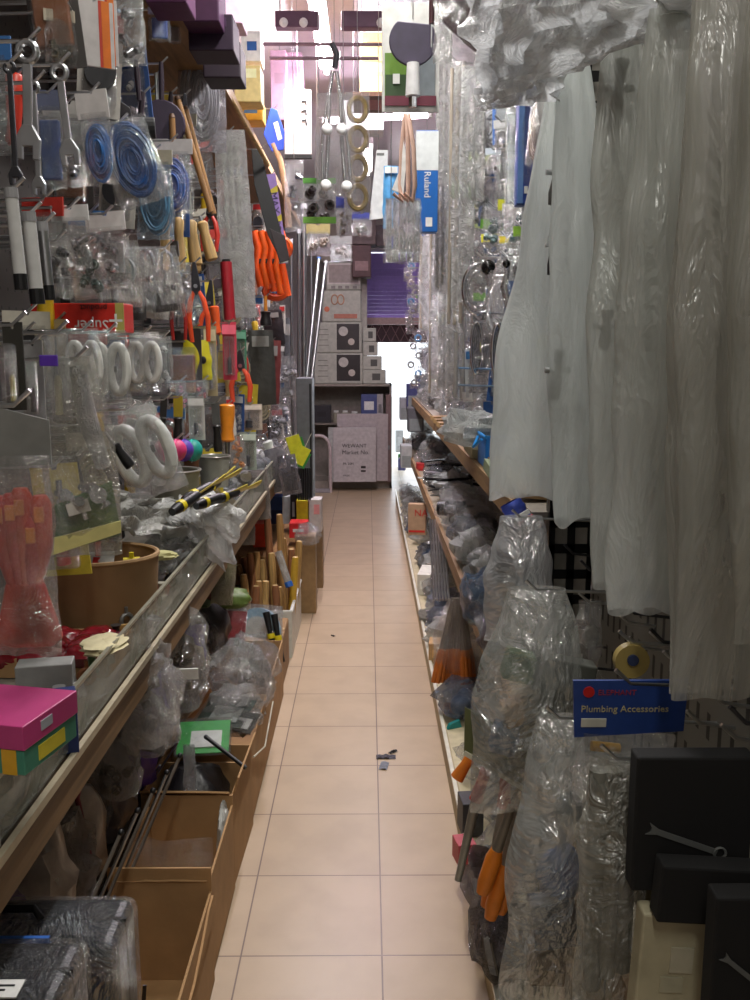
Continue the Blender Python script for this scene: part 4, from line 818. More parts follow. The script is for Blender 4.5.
t, w, h = fit(174, 668, 198, 680, d=2.33); P = T('paper_band', 'white paper band on the upright clear bag', 'label', t); b = MB(); b.box((0, 0, -h / 2), (w, .004, h), rot=(.2, 0, .1)); b.build('band', WHITE, P, bevel=.001)
flat_pack('dark red card packet standing behind the big crinkled bag', atD(234, 628, 3.6), (.1, .14), (150, 28, 44), 1.2, -.2, prn=(170, 50, 60))
P = T('sanding_disc_pack', 'pale blue and white round pack leaning at the white bin', 'packet', atD(258, 632, 3.8), -.3, -.25); b = MB(); b.lathe([(.07, -.012), (.105, -.01), (.105, .01), (.07, .012)], 24, Matrix.Rotation(PI / 2, 4, 'X')); b.build('disc', mat((150, 190, 215), .35), P, smooth=True); b = MB(); b.lathe([(.068, -.014), (.068, .014)], 20, Matrix.Rotation(PI / 2, 4, 'X')); b.build('white_centre', mat((215, 218, 216), .4), P); bag_mb(.23, .24, .04, 9, .005).build('bag', CLEAR, P, smooth=True).location = (0, 0, .12)
for i, (a, c, lb) in enumerate([((266, 612), (276, 660), 'black handle leaning against the pale blue round pack'), ((274, 614), (282, 662), 'second black handle leaning beside the first')]):
    p = atD(*a, 3.75); q = atD(*c, 3.7); P = T('hand_tool', lb, 'handle', q); b = MB(); b.tube([(0, 0, 0), (p - q) * .5, p - q], [.014, .01, .016], 8); b.build('grip', BLACK, P, smooth=True); b = MB(); b.tube([(p - q) * .45, (p - q) * .55], .0165, 8); b.build('yellow_band', YELLOW, P, smooth=True)
# ---- tool cases ----
def tool_case(label, c, d, rz=0, extra=None):
    P = T('tool_case', label, 'case', c, rz); b = MB(); b.box((0, 0, d[2] / 2), d); b.build('shell', mat((34, 36, 42), .35, 0, .2, .15, 60), P, bevel=.02, seg=3)
    b = MB(); b.box((0, 0, d[2] / 2), (d[0] * 1.004, .006, d[2] * 1.004)); b.build('seam', BLACK, P)
    for s in (-1, 1): b = MB(); b.box((s * d[0] * .3, -d[1] * .25, d[2] - .002), (.028, .03, .01)); b.build('latch', mat((60, 62, 66), .3, .4), P, bevel=.003)
    b = MB(); b.tube([(-.06, 0, d[2]), (-.05, 0, d[2] + .018), (.05, 0, d[2] + .018), (.06, 0, d[2])], .007, 8); b.build('handle', BLACK, P, smooth=True)
    b = MB(); b.box((0, 0, d[2] / 2), (d[0] * 1.03, d[1] * 1.1, d[2] * 1.02)); b.build('film_wrap', film((200, 205, 210), (.05, .22), .22, 10, 1, .1), P, bevel=.022, seg=3)
    return P
carton('flat brown carton under the two black tool cases', (-.56, 1.2, 0), (.42, .5, .16), CARD2)
t = atD(66, 902, 1.4); tool_case('black film wrapped tool case, rear of the two at the bottom left', (-.6, 1.37, .16), (.40, .13, t.z - .16 - .01))
t2 = atD(55, 955, 1.2); P = tool_case('black film wrapped tool case with a white sticker, front of the two', (-.60, 1.17, .16), (.36, .14, t2.z - .16))
b = MB(); b.box((.09, -.05, (t2.z - .16) * 1.01 + .003), (.07, .035, .002)); stk = b.build('white_sticker', WHITE, P); b = MB(); b.box((.04, .075, (t2.z - .16) * .98), (.16, .006, .012)); b.build('blue_label', BLUE, P)
b = MB(); b.box((.09, -.045, (t2.z - .16) * 1.01 + .0045), (.05, .003, .001)); b.build('printed_line', BLACK, stk); b = MB(); b.box((.085, -.054, (t2.z - .16) * 1.01 + .0045), (.04, .003, .001)); b.build('printed_line', BLACK, stk)
# ---- white bin of wooden handles ----
PB = T('plastic_bin', 'white plastic bin of wooden handles at the aisle edge', 'bin', (-.475, 4.45, 0)); b = MB(); W, D, H = .22, .6, .225
for s in (-1, 1): b.box((s * W / 2, 0, H / 2), (.006, D, H)); b.box((0, s * D / 2, H / 2), (W, .006, H))
b.box((0, 0, .004), (W, D, .008)); b.build('walls', mat((205, 205, 196), .45), PB)
b = MB(); b.tube([(-W / 2, -D / 2, H), (W / 2, -D / 2, H), (W / 2, D / 2, H), (-W / 2, D / 2, H)], .009, 8, None, True); b.build('rim', mat((222, 222, 214), .4), PB)
st = [(350, 655), (398, 698), (408, 680), (435, 680), (470, 695), (485, 702), (545, 590), (375, 575), (400, 570), (455, 575), (440, 440), (485, 430), (420, 600), (530, 560), (500, 520), (560, 530), (350, 590), (330, 620)]
for i, (zx, zy) in enumerate(st):
    px, py = 150 + zx / 3.75, 400 + zy / 3.75; d = 4.2 + .025 * i; p = atD(px, py, d); q = Vector((min(-.39, max(-.56, p.x + rnd.uniform(-.03, .03))), d, .012))
    yl = zx == 545
    P = T('wooden_dowel', 'yellow painted handle standing at the right of the white bin' if yl else ('tallest reddish wooden handle rising from the white bin' if i == 10 else 'round wooden handle standing in the white plastic bin'), 'dowel', q, group=None if yl or i == 10 else 'wooden handles in the white bin'); v = p - q
    b = MB(); b.tube([(0, 0, 0), v * .9, v], [.017, .019, .015], 10); b.build('shaft', mat((200, 160, 50), .5) if yl else wood([(196, 158, 98), (150, 100, 66), (180, 138, 84)][i % 3]), P, smooth=True)
    b = MB(); b.cyl(v * .999, v * 1.004, .012, n=10); b.build('cut_end', mat((215, 185, 130), .7), P)
P = T('plastic_cap_tool', 'blue capped clear tube leaning in the white bin', 'tube', atD(288, 582, 4.3)); b = MB(); b.cyl((0, 0, 0), (-.05, .05, .14), .018, n=10); b.build('tube', MILKY, P, smooth=True); b = MB(); b.cyl((0, 0, 0), (.008, -.008, -.022), .02, n=10); b.build('blue_cap', BLUE, P)
# shelf end stack beyond the bin
S = [((268, 495, 284, 522), 5.5, (70, 110, 190), 'blue and white carton beyond the wooden handles', [('F', 0, .25, 1, .5, mat((40, 60, 130), .5))]), ((283, 495, 291, 522), 5.4, (200, 205, 205), 'white slim carton right of the blue one', []), ((291, 493, 297, 522), 5.3, (25, 25, 28), 'black upright box with tiny white print', [('F', 0, .5, .4, .5, mat((150, 150, 150), .5))]), ((297, 499, 310, 522), 5.2, (215, 200, 40), 'yellow carton at the aisle edge beyond the bin', []), ((290, 521, 308, 536), 5.0, (215, 40, 45), 'red carton lying below the yellow one', [('F', 0, .5, .6, .2, WHITE)]), ((254, 522, 268, 545), 4.9, (220, 75, 50), 'orange red packet behind the wooden handles', []), ((308, 498, 322, 530), 5.2, (196, 190, 186), 'pale carton with a pink spot at the aisle edge', [('F', .3, .7, .4, .3, mat((225, 150, 150), .5))]), ((296, 534, 316, 590), 4.95, (150, 122, 84), 'brown upright carton just beyond the bin at the aisle edge', []), ((306, 528, 323, 572), 5.5, (140, 112, 78), 'darker brown carton farther along the aisle edge', [])]
for bx, d, c, lb, pn in S:
    t, w, h = fit(*bx, d=d); z0 = t.z - h
    carton(lb, (t.x, d, 0 if 'brown' in lb else z0), (w, .12, h if 'brown' not in lb else t.z), mat(c, .5), 0, 'carton', panels=pn, tape='brown' in lb)
b = MB(); b.box((-.55, 5.3, .19), (.34, 1.2, .36)); o = b.build('wooden_crate', OAK, None, bevel=.004); tag(o, 'low wooden crate carrying the cartons beyond the white bin', 'crate')
lump('glittering clear bag on top of the brown aisle-edge cartons', atD(308, 545, 4.85), (.13, .1, .11), CLEAR, 71, .5, name='crinkled_bag')
# yellow price tags and brush stems
for i, (px, py, lb) in enumerate([(292, 446, 'yellow price tag hanging left of the other'), (305, 457, 'yellow price tag with green edge, the lower one')]):
    t = atD(px, py - 10, 4.9); P = T('price_tag', lb + ' near the end of the left shelves', 'tag', t, .2, 0, .5 if i else -.3); b = MB(); b.box((0, 0, -.05), (.075, .003, .1)); b.build('tag_face', mat((225, 225, 50), .5), P, bevel=.001); b = MB(); b.box((.01, .004, -.065), (.08, .003, .09)); b.build('green_back', GREEN, P)
    k = MB(); k.cyl((0, 0, 0), (0, .02, .08), .0015, n=5); k.build('string', CREAM, P)
for i in range(6):
    px = 299 + i * 2.2; p = atD(px, 468, 5.0); q = atD(px, 500, 5.0); P = T('bundle_rod', 'slim dark rod standing under the yellow price tags', 'rod', q, group='dark rods under the price tags'); b = MB(); b.cyl((0, 0, 0), p - q, .006, n=6); b.build('rod', DARKSTEEL, P, smooth=True)
for i, (bx, c, lb) in enumerate([((262, 448, 284, 492), (110, 112, 118), 'grey upright film sleeve left of the yellow tags'), ((276, 455, 296, 495), (90, 92, 100), 'dark grey film sleeve under the left price tag'), ((246, 470, 268, 520), (140, 132, 124), 'taupe sleeve behind the scrapers'), ((236, 500, 256, 545), (160, 156, 150), 'pale grey sleeve above the wooden handles'), ((216, 560, 238, 605), (150, 145, 100), 'olive and white labelled pouch hanging under the milky film')]):
    t, w, h = fit(*bx, d=4.7 - .2 * i if i < 4 else 3.1); P = T('pouch', lb, 'pouch', t, .2, 0, -.25 + .1 * i); bag_mb(w, h, .04, 80 + i, .006, nv=9).build('pouch_body', film(tuple(min(255, q + 30) for q in c), (.6, .9)), P, smooth=True); content('block', w, h, P, c, h * .2)
for i in range(4):
    p = atD(180 + 18 * i, 600 + 8 * (i % 2), 3.3); lump(f'{["small tan", "dark green", "brown", "lime green"][i]} bundle lying under the milky film behind the cartons', p, (.12, .1, .07), mat([(160, 130, 90), (50, 70, 40), (96, 60, 44), (92, 112, 48)][i], .5, 0, .3, .4), 90 + i, name='cloth_bundle', cat='bundle')
# ================= CENTRE AND BACK =================
def floorbox(label, bx, d, depth, m, **k):
    t, w, h = fit(*bx, d=d); return carton(label, (t.x, d + depth / 2, t.z - h), (w, depth, h), m, **k)
PK = mat((186, 176, 172), .5); PG = mat((176, 176, 166), .5); DK = mat((42, 36, 36), .4)
t, w, h = fit(308, 384, 392, 486, d=9.6)
P = T('storage_cabinet', 'grey open cabinet at the far end of the aisle carrying the picture boxes', 'cabinet', (t.x, 9.8, 0)); H = t.z
b = MB()
for s in (-1, 1): b.box((s * (w / 2 - .012), 0, H / 2), (.024, .4, H))
b.box((0, 0, H - .012), (w, .4, .024)); b.box((0, .19, H / 2), (w, .01, H)); b.box((0, 0, .04), (w, .4, .08)); b.build('carcass', mat((150, 142, 132), .6), P)
b = MB(); b.box((0, 0, H * .62), (w * .95, .36, .02)); b.build('shelf_board', mat((120, 112, 104), .6), P)
P = floorbox('large white printed carton leaning in front of the far cabinet', (333, 428, 376, 482), 9.35, .08, mat((188, 182, 182), .6), name='white_carton', tape=False)
d0 = P.children[0].dimensions; w, h = .43, .56
text('black_print', 'WEWANT', .055, DK, P, (-.13, -.042, .36), (PI / 2, 0, 0)); text('black_print', 'Market No.', .06, DK, P, (-.13, -.042, .29), (PI / 2, 0, 0)); text('black_print', 'FR 2081', .035, DK, P, (-.12, -.042, .18), (PI / 2, 0, 0)); text('black_print', 'MADE', .025, DK, P, (-.12, -.042, .06), (PI / 2, 0, 0))
b = MB(); b.box((.09, -.041, .155), (.05, .002, .025)); b.build('umbrella_mark', DK, P); b = MB(); b.box((.09, -.041, .115), (.05, .002, .02)); b.build('cup_mark', DK, P)
floorbox('taller white carton standing behind the printed white one', (337, 414, 388, 481), 9.48, .06, mat((178, 168, 168), .6), name='white_carton', tape=False)
floorbox('thin white board edge left of the printed white carton', (328, 428, 334, 482), 9.38, .1, mat((176, 178, 176), .6), name='white_board', tape=False)
t, w, h = fit(310, 424, 330, 481, d=9.3); P = T('curved_rail', 'pale curved plastic rail arching beside the white cartons at the far end', 'rail', (t.x, 9.3, 0)); b = MB(); b.tube([(-w * .5, 0, h)] + [(w * .5 * math.sin(a * .3), 0, h * (.75 + .25 * math.cos(a * .3))) for a in range(6)] + [(w * .5, 0, h * .5), (w * .5, 0, .0)], .018, 8); b.build('rail', mat((190, 176, 176), .5), P, smooth=True)
b = MB(); b.box((-.05, 0, .02), (.3, .05, .04)); b.build('foot', mat((150, 146, 150), .5), P, bevel=.005)
for i, (bx, c, lb) in enumerate([((361, 388, 377, 414), (70, 80, 130), 'blue printed tin inside the far cabinet'), ((377, 388, 383, 414), (170, 165, 165), 'white slim box inside the far cabinet, right of the blue tin'), ((332, 402, 340, 414), (150, 146, 130), 'small pale jar inside the far cabinet, left one'), ((341, 402, 349, 414), (160, 156, 140), 'small pale jar inside the far cabinet, middle one'), ((350, 403, 359, 414), (140, 140, 125), 'small pale jar inside the far cabinet, right one'), ((312, 404, 331, 420), (40, 38, 44), 'black flat case inside the far cabinet at the left')]):
    t, w, h = fit(*bx, d=9.66); z = H * .62 + .01
    if 'jar' in lb:
        P = T('jar', lb, 'jar', (t.x, 9.7, z)); b = MB(); b.lathe([(w * .4, 0), (w * .45, h * .8), (w * .3, h * .85)], 14); b.build('body', mat(c, .4), P, smooth=True); b = MB(); b.cyl((0, 0, h * .85), (0, 0, h), w * .33); b.build('lid', WHITE, P)
    else: carton(lb, (t.x, 9.7, z), (w, .12, h * 1.1), mat(c, .5), 0, 'tin' if i == 0 else 'carton', panels=[('F', 0, .6, .6, .3, WHITE)] if i == 0 else [('F', 0, .5, .5, .3, mat(tuple(int(q * .7) for q in c), .5))], tape=False)
# picture boxes stacked on the cabinet
def photo_box(label, bx, d, art):
    t, w, h = fit(*bx, d=d); P = carton(label, (t.x, d + .16, t.z - h + .001), (w, .3, h - .003), PG, 0, 'printed_carton', 'box', tape=False); return P, w, h
for i, (bx, lb) in enumerate([((314, 353, 363, 384), 'pale carton with a dark picture panel, lowest of the far stack'), ((315, 322, 362, 353), 'pale carton with a dark picture panel, second from the bottom of far stack')]):
    P, w, h = photo_box(lb, bx, 9.62, 0)
    b = MB(); b.box((w * .2, -.1515, h * .52), (w * .48, .002, h * .84)); b.build('dark_picture', DK, P)
    b = MB(); b.cyl((w * .1, -.1535, h * .7), (w * .1, -.152, h * .7), w * .1, n=20); b.build('pictured_plate', mat((190, 186, 180), .5), P); b = MB(); b.cyl((w * .27, -.1535, h * .36), (w * .27, -.152, h * .36), w * .07, n=20); b.build('pictured_bowl', mat((200, 190, 180), .5), P)
    for k in range(4): b = MB(); b.box((-w * .32, -.1515, h * (.25 + .17 * k)), (w * (.22 - .03 * (k % 2)), .002, .008)); b.build('print_line', mat((120, 120, 112), .5), P)
P, w, h = photo_box('carton with reddish cups printed on it, third from the bottom of the far stack', (322, 290, 361, 322), 9.62, 1)
b = MB(); b.cyl((-w * .38, -.153, h * .4), (-w * .38, -.151, h * .4), w * .07, n=16); b.build('orange_spot', mat((200, 110, 80), .5), P)
for x in (-.18, -.02): b = MB(); b.ring((w * x, -.153, h * .7), w * .08, .006, 'y', 18, 5, None, 1, 1.5); b.build('pictured_cup', mat((190, 140, 110), .5), P)
b = MB(); b.box((w * .1, -.152, h * .18), (w * .6, .002, h * .14)); b.build('red_caption', mat((176, 110, 90), .5), P)
P, w, h = photo_box('top carton of the far stack with a framed greyish picture', (326, 262, 361, 290), 9.62, 2)
b = MB(); b.box((0, -.1515, h * .58), (w * .94, .002, h * .75)); b.build('frame_print', mat((196, 188, 184), .5), P); b = MB(); b.box((0, -.153, h * .58), (w * .84, .002, h * .64)); b.build('grey_picture', mat((150, 138, 134), .5), P)
for x in (-.3, -.1, .1, .32): b = MB(); b.box((w * x, -.152, h * .1), (w * .12, .002, h * .1)); b.build('caption', mat((130, 124, 122), .5), P)
floorbox('dark brown carton high behind the top of the far stack', (352, 245, 371, 277), 9.5, .25, mat((78, 52, 54), .6), tape=False, name='carton', panels=[('F', 0, .35, .7, .3, mat((130, 100, 100), .5))])
floorbox('tall pale carton column behind the picture boxes', (356, 276, 367, 384), 9.75, .25, mat((170, 166, 158), .6), tape=False, name='carton', panels=[('F', 0, .4, .4, .03, GREY)])
for i, (x1, y0, y1) in enumerate([(386, 370, 384), (382, 356, 370), (378, 342, 356), (376, 328, 342)]):
    floorbox(f'small pale carton with a blurry dark logo, {["lowest", "second", "third", "topmost"][i]} of the stepped pile', (363, y0, x1, y1 - .3), 9.6, .25, PG, tape=False, name='carton', panels=[('F', .15, .5, .35, .5, mat((80, 80, 76), .5))])
floorbox('purple grey flat box pressed beside the bright doorway', (386, 395, 391, 482), 9.5, .3, mat((120, 98, 96), .6), tape=False, name='carton', panels=[('F', 0, .4, .6, .05, GREY)])
# boxes and goods up high in the glare
for i, (bx, d, c, lb) in enumerate([((360, 32, 388, 62), 5.0, (235, 190, 130), 'orange cream carton high in the glare, upper one'), ((360, 62, 388, 92), 5.0, (240, 215, 150), 'yellow cream carton high in the glare, lower one'), ((362, 92, 386, 100), 5.0, (150, 95, 90), 'brown flat box directly under the yellow cream carton'), ((343, 100, 384, 130), 5.9, (232, 236, 238), 'white glaring carton behind the gold ring bag'), ((286, 52, 302, 96), 5.6, (130, 100, 120), 'mauve steel cabinet strip hanging left of the lamp'), ((270, 50, 286, 120), 5.5, (120, 92, 110), 'mauve grey hanging panel at the end of the top shelf'), ((366, 225, 392, 246), 9.7, (70, 55, 60), 'dark carton end showing under the blue boxes'), ((316, 222, 356, 261.5), 9.62, (120, 110, 100), 'taupe bundle box above the top picture carton'), ((340, 215, 376, 244.5), 9.6, (96, 80, 80), 'dark taupe carton behind the hanging white sheet')]):
    P = floorbox(lb, bx, d, .2, mat(c, .6), tape=False, name='carton' if 'carton' in lb or 'box' in lb else 'panel', panels=[('F', .1, .6, .6, .15, mat(tuple(int(q * .85) for q in c), .5))])
    if i in (3, 4, 5): b = MB(); b.cyl((0, 0, .1), (0, 0, 3.2 - P.location.z), .003, n=5); b.build('hanging_wire', STEEL, P)
P = T('overhead_board', 'narrow board slung under the ceiling carrying the cream cartons', 'shelf', atD(374, 101, 5.1)); b = MB(); b.box((0, 0, -.01), (.22, .34, .02)); b.build('board', DARKWOOD, P)
for x in (-.105, .105): b = MB(); b.cyl((x, -.15, 0), (x, -.15, 3.2 - P.location.z), .003, n=5); b.build('hanging_wire', STEEL, P)
P = T('suspended_rack', 'dark overhead rack with white ball ends crossing above the aisle', 'rack', (-.2, 4.45, 2.93))
for x, w in ((-.12, .2), (.2, .24)):
    b = MB(); b.box((x, 0, 0), (w, .06, .07)); b.build('bar', mat((92, 60, 84), .5), P, bevel=.004)
for x in (-.18, -.09, .26): b = MB(); b.ball((x, -.04, -.02), .02, 12); b.build('white_ball', mat((240, 240, 240), .3), P, smooth=True)
for x in (-.2, .28): b = MB(); b.cyl((x, 0, .03), (x, 0, .27), .004, n=6); b.build('hanging_wire', STEEL, P)
for z in (0, .03, .06):
    b = MB(); b.tube([(-.36 + z, -.3, .1 + z), (.1, -.32, .15 + z), (.44, -.3, .2 + z)], .008, 6); b.build('cross_wire', mat((215, 160, 200), .4, .3), P, smooth=True)
b = MB(); b.box((.0, 0, -.1), (.62, .02, .01)); b.box((.0, 0, -.16), (.5, .02, .01)); b.build('lower_bars', mat((120, 90, 105), .5), P)
def wire(P, up=.3, x=0): b = MB(); b.cyl((x, 0, -.004), (x, 0, 3.2 - P.location.z), .0016, n=5); b.build('hanging_wire', STEEL, P)
# towel-rail style hangers with white balls
t, w, h = fit(317, 68, 352, 192, d=3.8); P = T('hanger_clip', 'shiny metal hanger with four white balls dangling in the middle of the aisle', 'hanger', t); wire(P, .3)
b = MB(); b.tube([(-w * .28, 0, -h * .97), (-w * .2, 0, -h * .6), (-w * .15, 0, -h * .2), (-w * .06, 0, -h * .03), (w * .06, 0, -h * .03), (w * .15, 0, -h * .2), (w * .2, 0, -h * .6), (w * .3, 0, -h * .97)], .008, 8); b.tube([(-w * .2, 0, -h * .2), (-w * .38, 0, -h * .6), (-w * .36, 0, -h * .95)], .006, 8); b.tube([(w * .18, 0, -h * .2), (w * .4, 0, -h * .7), (w * .44, 0, -h * .9)], .006, 8); b.build('bent_rods', CHROME, P, smooth=True)
for x, z in ((-.22, .51), (.2, .51), (-.26, .96), (.34, .97)): b = MB(); b.ball((w * x, -.045, -h * z), .022, 14); b.build('white_ball', mat((245, 245, 245), .3), P, smooth=True)
b = MB(); b.tube([(0, 0, -.0), (.01, 0, .05), (-.01, 0, .09)], .012, 8); b.build('dark_hook', DARKSTEEL, P, smooth=True)
bag_mb(w * 1.15, h * .85, .07, 7, .008, nv=18).build('film_sleeve', CLEAR2, P, smooth=True).location = (0, 0, -h * .2)
t, w, h = fit(303, 178, 336, 224, d=4.1); P = header_bag('green edged clear packet of dark goods behind the white ball hanger', t, w, h, (90, 160, 60), 'fitting', (60, 50, 50), 0, head=.12, seed=3); wire(P); b = MB(); b.box((0, -.02, -h * .93), (w, .006, h * .14)); b.build('green_foot', mat((110, 170, 60), .5), P)
t, w, h = fit(344, 92, 371, 214, d=4.0); P = T('ring_bag', 'clear sleeve of gold coloured rings hanging right of the white ball hanger', 'packet', t); wire(P, .2); bag_mb(w, h, .05, 8, .006, nv=18).build('bag', CLEAR2, P, smooth=True)
for i in range(4): b = MB(); b.ring((0, 0, -h * (.14 + .24 * i)), 1, .011, 'y', 20, 6, None, w * .32, h * .095); b.build('gold_ring', mat((150, 130, 80), .3, .6), P, smooth=True)
t, w, h = fit(284, 160, 304, 232, d=4.6); P = header_bag('bright clear strip of little silver packets below the hook card', t, w, h, None, 'fitting', None, seed=12); wire(P)
for i, (bx, d, lb, c) in enumerate([((336, 196, 352, 236), 4.4, 'small packet with a blue lower label below the gold rings', (60, 70, 160)), ((352, 212, 372, 236), 4.8, 'white and blue packet below the gold rings', (70, 80, 170)), ((306, 224, 330, 256), 5.2, 'yellowish packet of clips beneath the green edged packet', (150, 140, 90)), ((330, 236, 352, 262), 5.3, 'grey packet of clips beneath the blue labelled one', (130, 130, 130))]):
    t, w, h = fit(*bx, d=d); P = header_bag(lb, t, w, h, c, 'fitting', (140, 130, 120), seed=60 + i, head=.3); wire(P, .1)
# black half disc on printed card, top centre
t, w, h = fit(382, 2, 440, 112, d=2.9); P = T('printed_card', 'large card printed with green and grey hanging at the top centre behind the dark disc', 'card', t); wire(P, .4)
b = MB(); b.box((0, .006, -h / 2), (w, .008, h)); b.build('card', mat((205, 205, 200), .5), P, bevel=.001)
b = MB(); b.box((-w * .22, 0, -h * .66), (w * .46, .004, h * .4)); b.build('green_print', mat((96, 132, 44), .5), P); b = MB(); b.box((-w * .22, -.003, -h * .76), (w * .44, .003, h * .2)); b.build('dark_green_print', mat((44, 70, 32), .5), P)
b = MB(); b.box((w * .22, 0, -h * .66), (w * .42, .004, h * .38)); b.build('grey_print', mat((120, 128, 132), .5), P); b = MB(); b.box((0, -.004, -h * .9), (w * .9, .003, h * .09)); b.build('maroon_print', mat((110, 40, 60), .5), P); b = MB(); b.box((-w * .25, -.006, -h * .7), (w * .12, .003, h * .09)); b.build('white_tag', WHITE, P)
t, w, h = fit(389, 18, 437, 112, d=2.8); P = T('floor_scraper', 'dark round pan with a bright white handle hanging at the top centre', 'pan', t); wire(P, .4)
b = MB(); R = w / 2; pts = [(R * math.cos(a), -R * .9 + R * math.sin(a)) for a in [PI * (-1.28 + 1.5 * i / 20) for i in range(21)]]; b.plate(pts, .012); b.build('dark_disc', mat((62, 54, 76), .45), P, bevel=.003)
b = MB(); b.tube([(0, -.02, -h * .5), (0, -.02, -h * .85)], [.018, .022], 10); b.build('white_handle', mat((240, 240, 240), .3), P, smooth=True); b = MB(); b.cyl((0, -.02, -h * .86), (0, -.02, -h * .97), .012); b.build('metal_end', CHROME, P)
t, w, h = fit(434, -30, 483, 56, d=2.5); P = T('dust_pan', 'mauve brown blade tool in film hanging at the top right of the dark disc', 'tool', t); b = MB(); b.plate([(-w * .5, 0), (w * .4, 0), (w * .48, -h), (w * .2, -h * .88), (-w * .4, -h * .55)], .01); b.build('blade', mat((92, 70, 76), .5), P, bevel=.003); bag_mb(w, h * 1.1, .05, 4, .008).build('film_sleeve', CLEAR, P, smooth=True); wire(P, .2)
t, w, h = fit(429, -20, 435, 24, d=2.7); P = T('tool_shaft', 'thin dark maroon handle hanging above the mauve blade', 'tool', t); b = MB(); b.cyl((0, 0, 3.2 - t.z), (0, 0, -h), .008); b.build('shaft', mat((70, 34, 40), .4), P, smooth=True); b = MB(); b.cyl((0, 0, -h), (0, 0, -h - .06), .0025); b.build('wire_end', STEEL, P)
t, w, h = fit(380, -20, 432, 20, d=3.0); _n = lump('bright crinkled film bag above the dark round pan', (t.x, 3.0, t.z - h), (w, .1, h), CLEAR, 17, .5, name='crinkled_bag').name; wire(bpy.data.objects[_n], .4)
# beige gloves, blue boxes, white sheet, clear tubes
t, w, h = fit(392, 114, 421, 203, d=3.3); P = T('beige_strap', 'looped beige leather strap with white buckle in front of the blue boxes', 'strap', t); wire(P, .3)
for k, x in enumerate((-.15, .05, .22)): b = MB(); b.tube([(w * x * .3, 0, 0), (w * x * 1.1, -.01 * k, -h * .4), (w * (x * 1.4), 0, -h * .8), (w * x, -.01, -h * .98), (w * (x - .3), -.01, -h * .9)], .011, 8, None, False, .5); b.build('strap_loop', mat((205, 170, 152), .6), P, smooth=True)
b = MB(); b.plate([(-w * .1, -h * .3), (w * .02, -h * .5), (-w * .1, -h * .9), (-w * .5, -h * .85), (-w * .2, -h * .6)], .01); b.build('white_flap', WHITE, P)
t, w, h = fit(416, 132, 438, 233, d=3.6); P = T('blue_box', 'tall bright blue box printed Ruland in white behind the beige strap', 'box', t); wire(P, .3)
b = MB(); b.box((0, 0, -h / 2), (w, .06, h)); bb_ = b.build('body', mat((12, 92, 170), .45, 0, .05), P, bevel=.003); text('white_print', 'Ruland', w * .42, WHITE, bb_, (-w * .12, -.0315, -h * .4), (PI / 2, PI / 2, 0)); b = MB(); b.box((w * .1, -.031, -h * .9), (w * .3, .002, h * .09)); b.build('white_tag', WHITE, P)
b = MB(); b.box((0, 0, -h * .2), (w * 1.01, .062, h * .38)); b.build('pale_top', mat((200, 205, 205), .5), P)
t, w, h = fit(383, 166, 399, 228, d=3.7); P = T('blue_packet', 'pale blue film packet between the white sheet and the beige strap', 'packet', t); wire(P, .2); bag_mb(w, h, .03, 7, .005).build('pouch', mat((90, 160, 215), .35, 0, .2, .3), P, smooth=True); b = MB(); b.box((0, -.02, -h * .08), (w * .8, .004, h * .1)); b.build('header_card', WHITE, P)
t, w, h = fit(369, 150, 388, 220, d=4.2); P = T('paper_sheet', 'white slanting sheet hanging left of the pale blue packet', 'paper', t); wire(P, .3); b = MB(); b.plate([(-w * .1, 0), (w * .5, -.0), (w * .4, -h * .97), (-w * .5, -h)], .003); b.build('sheet', mat((225, 228, 230), .6), P); b = MB(); b.box((w * .1, -.003, -h * .06), (w * .4, .002, .01)); b.build('fold', GREY, P)
P = rod_bundle('bundle of clear plastic tubes with bright ends below the beige strap', *[fit(386, 198, 420, 263, d=3.4)[i] for i in range(3)], 5, film((220, 225, 228), (.3, .6), .25), .011, cat='tubes', name='tube_bundle', part='clear_tube', sleeve=CLEAR2); wire(P, .2)
t, w, h = fit(386, 236, 396, 262, d=3.5); wire(header_bag('small deep blue tagged packet left of the clear tube ends', t, w, h, (40, 60, 160), 'fitting', None, head=.5))

# ================= RIGHT SIDE =================
SLV = film((225, 228, 226), (.3, .65), .18, 10, .8, .12)
for i, (bx, x, n, lb) in enumerate([((438, 24, 452, 290), .3, 3, 'long narrow film sleeve of pale strips, leftmost of the hanging sleeves'), ((450, 62, 466, 330), .33, 3, 'long film sleeve with brownish strips right of the leftmost sleeve'), ((462, 66, 476, 300), .36, 3, 'long film sleeve of grey strips tied with a wire near the top'), ((474, 60, 486, 200), .4, 2, 'shorter pale film sleeve above the green topped packets'), ((430, 200, 442, 395), .36, 2, 'long clear sleeve farther back reaching down to the shelf'), ((440, 230, 452, 388), .38, 3, 'lower clear sleeve with a small white tag on it'), ((448, 250, 466, 400), .42, 3, 'lower greyish film sleeve behind the round chrome packet'), ((420, 236, 432, 330), .36, 2, 'slim clear sleeve with glinting clips beside the purple shutter')]):
    t, w, h = fit(*bx, x=x); hook(t); rod_bundle(lb, t, w, h, n, mat([(186, 184, 178), (160, 150, 136), (150, 150, 148)][i % 3], .35, .3), w * .12, name='strip_sleeve', cat='sleeve', part='strip', sleeve=SLV, seed=i)
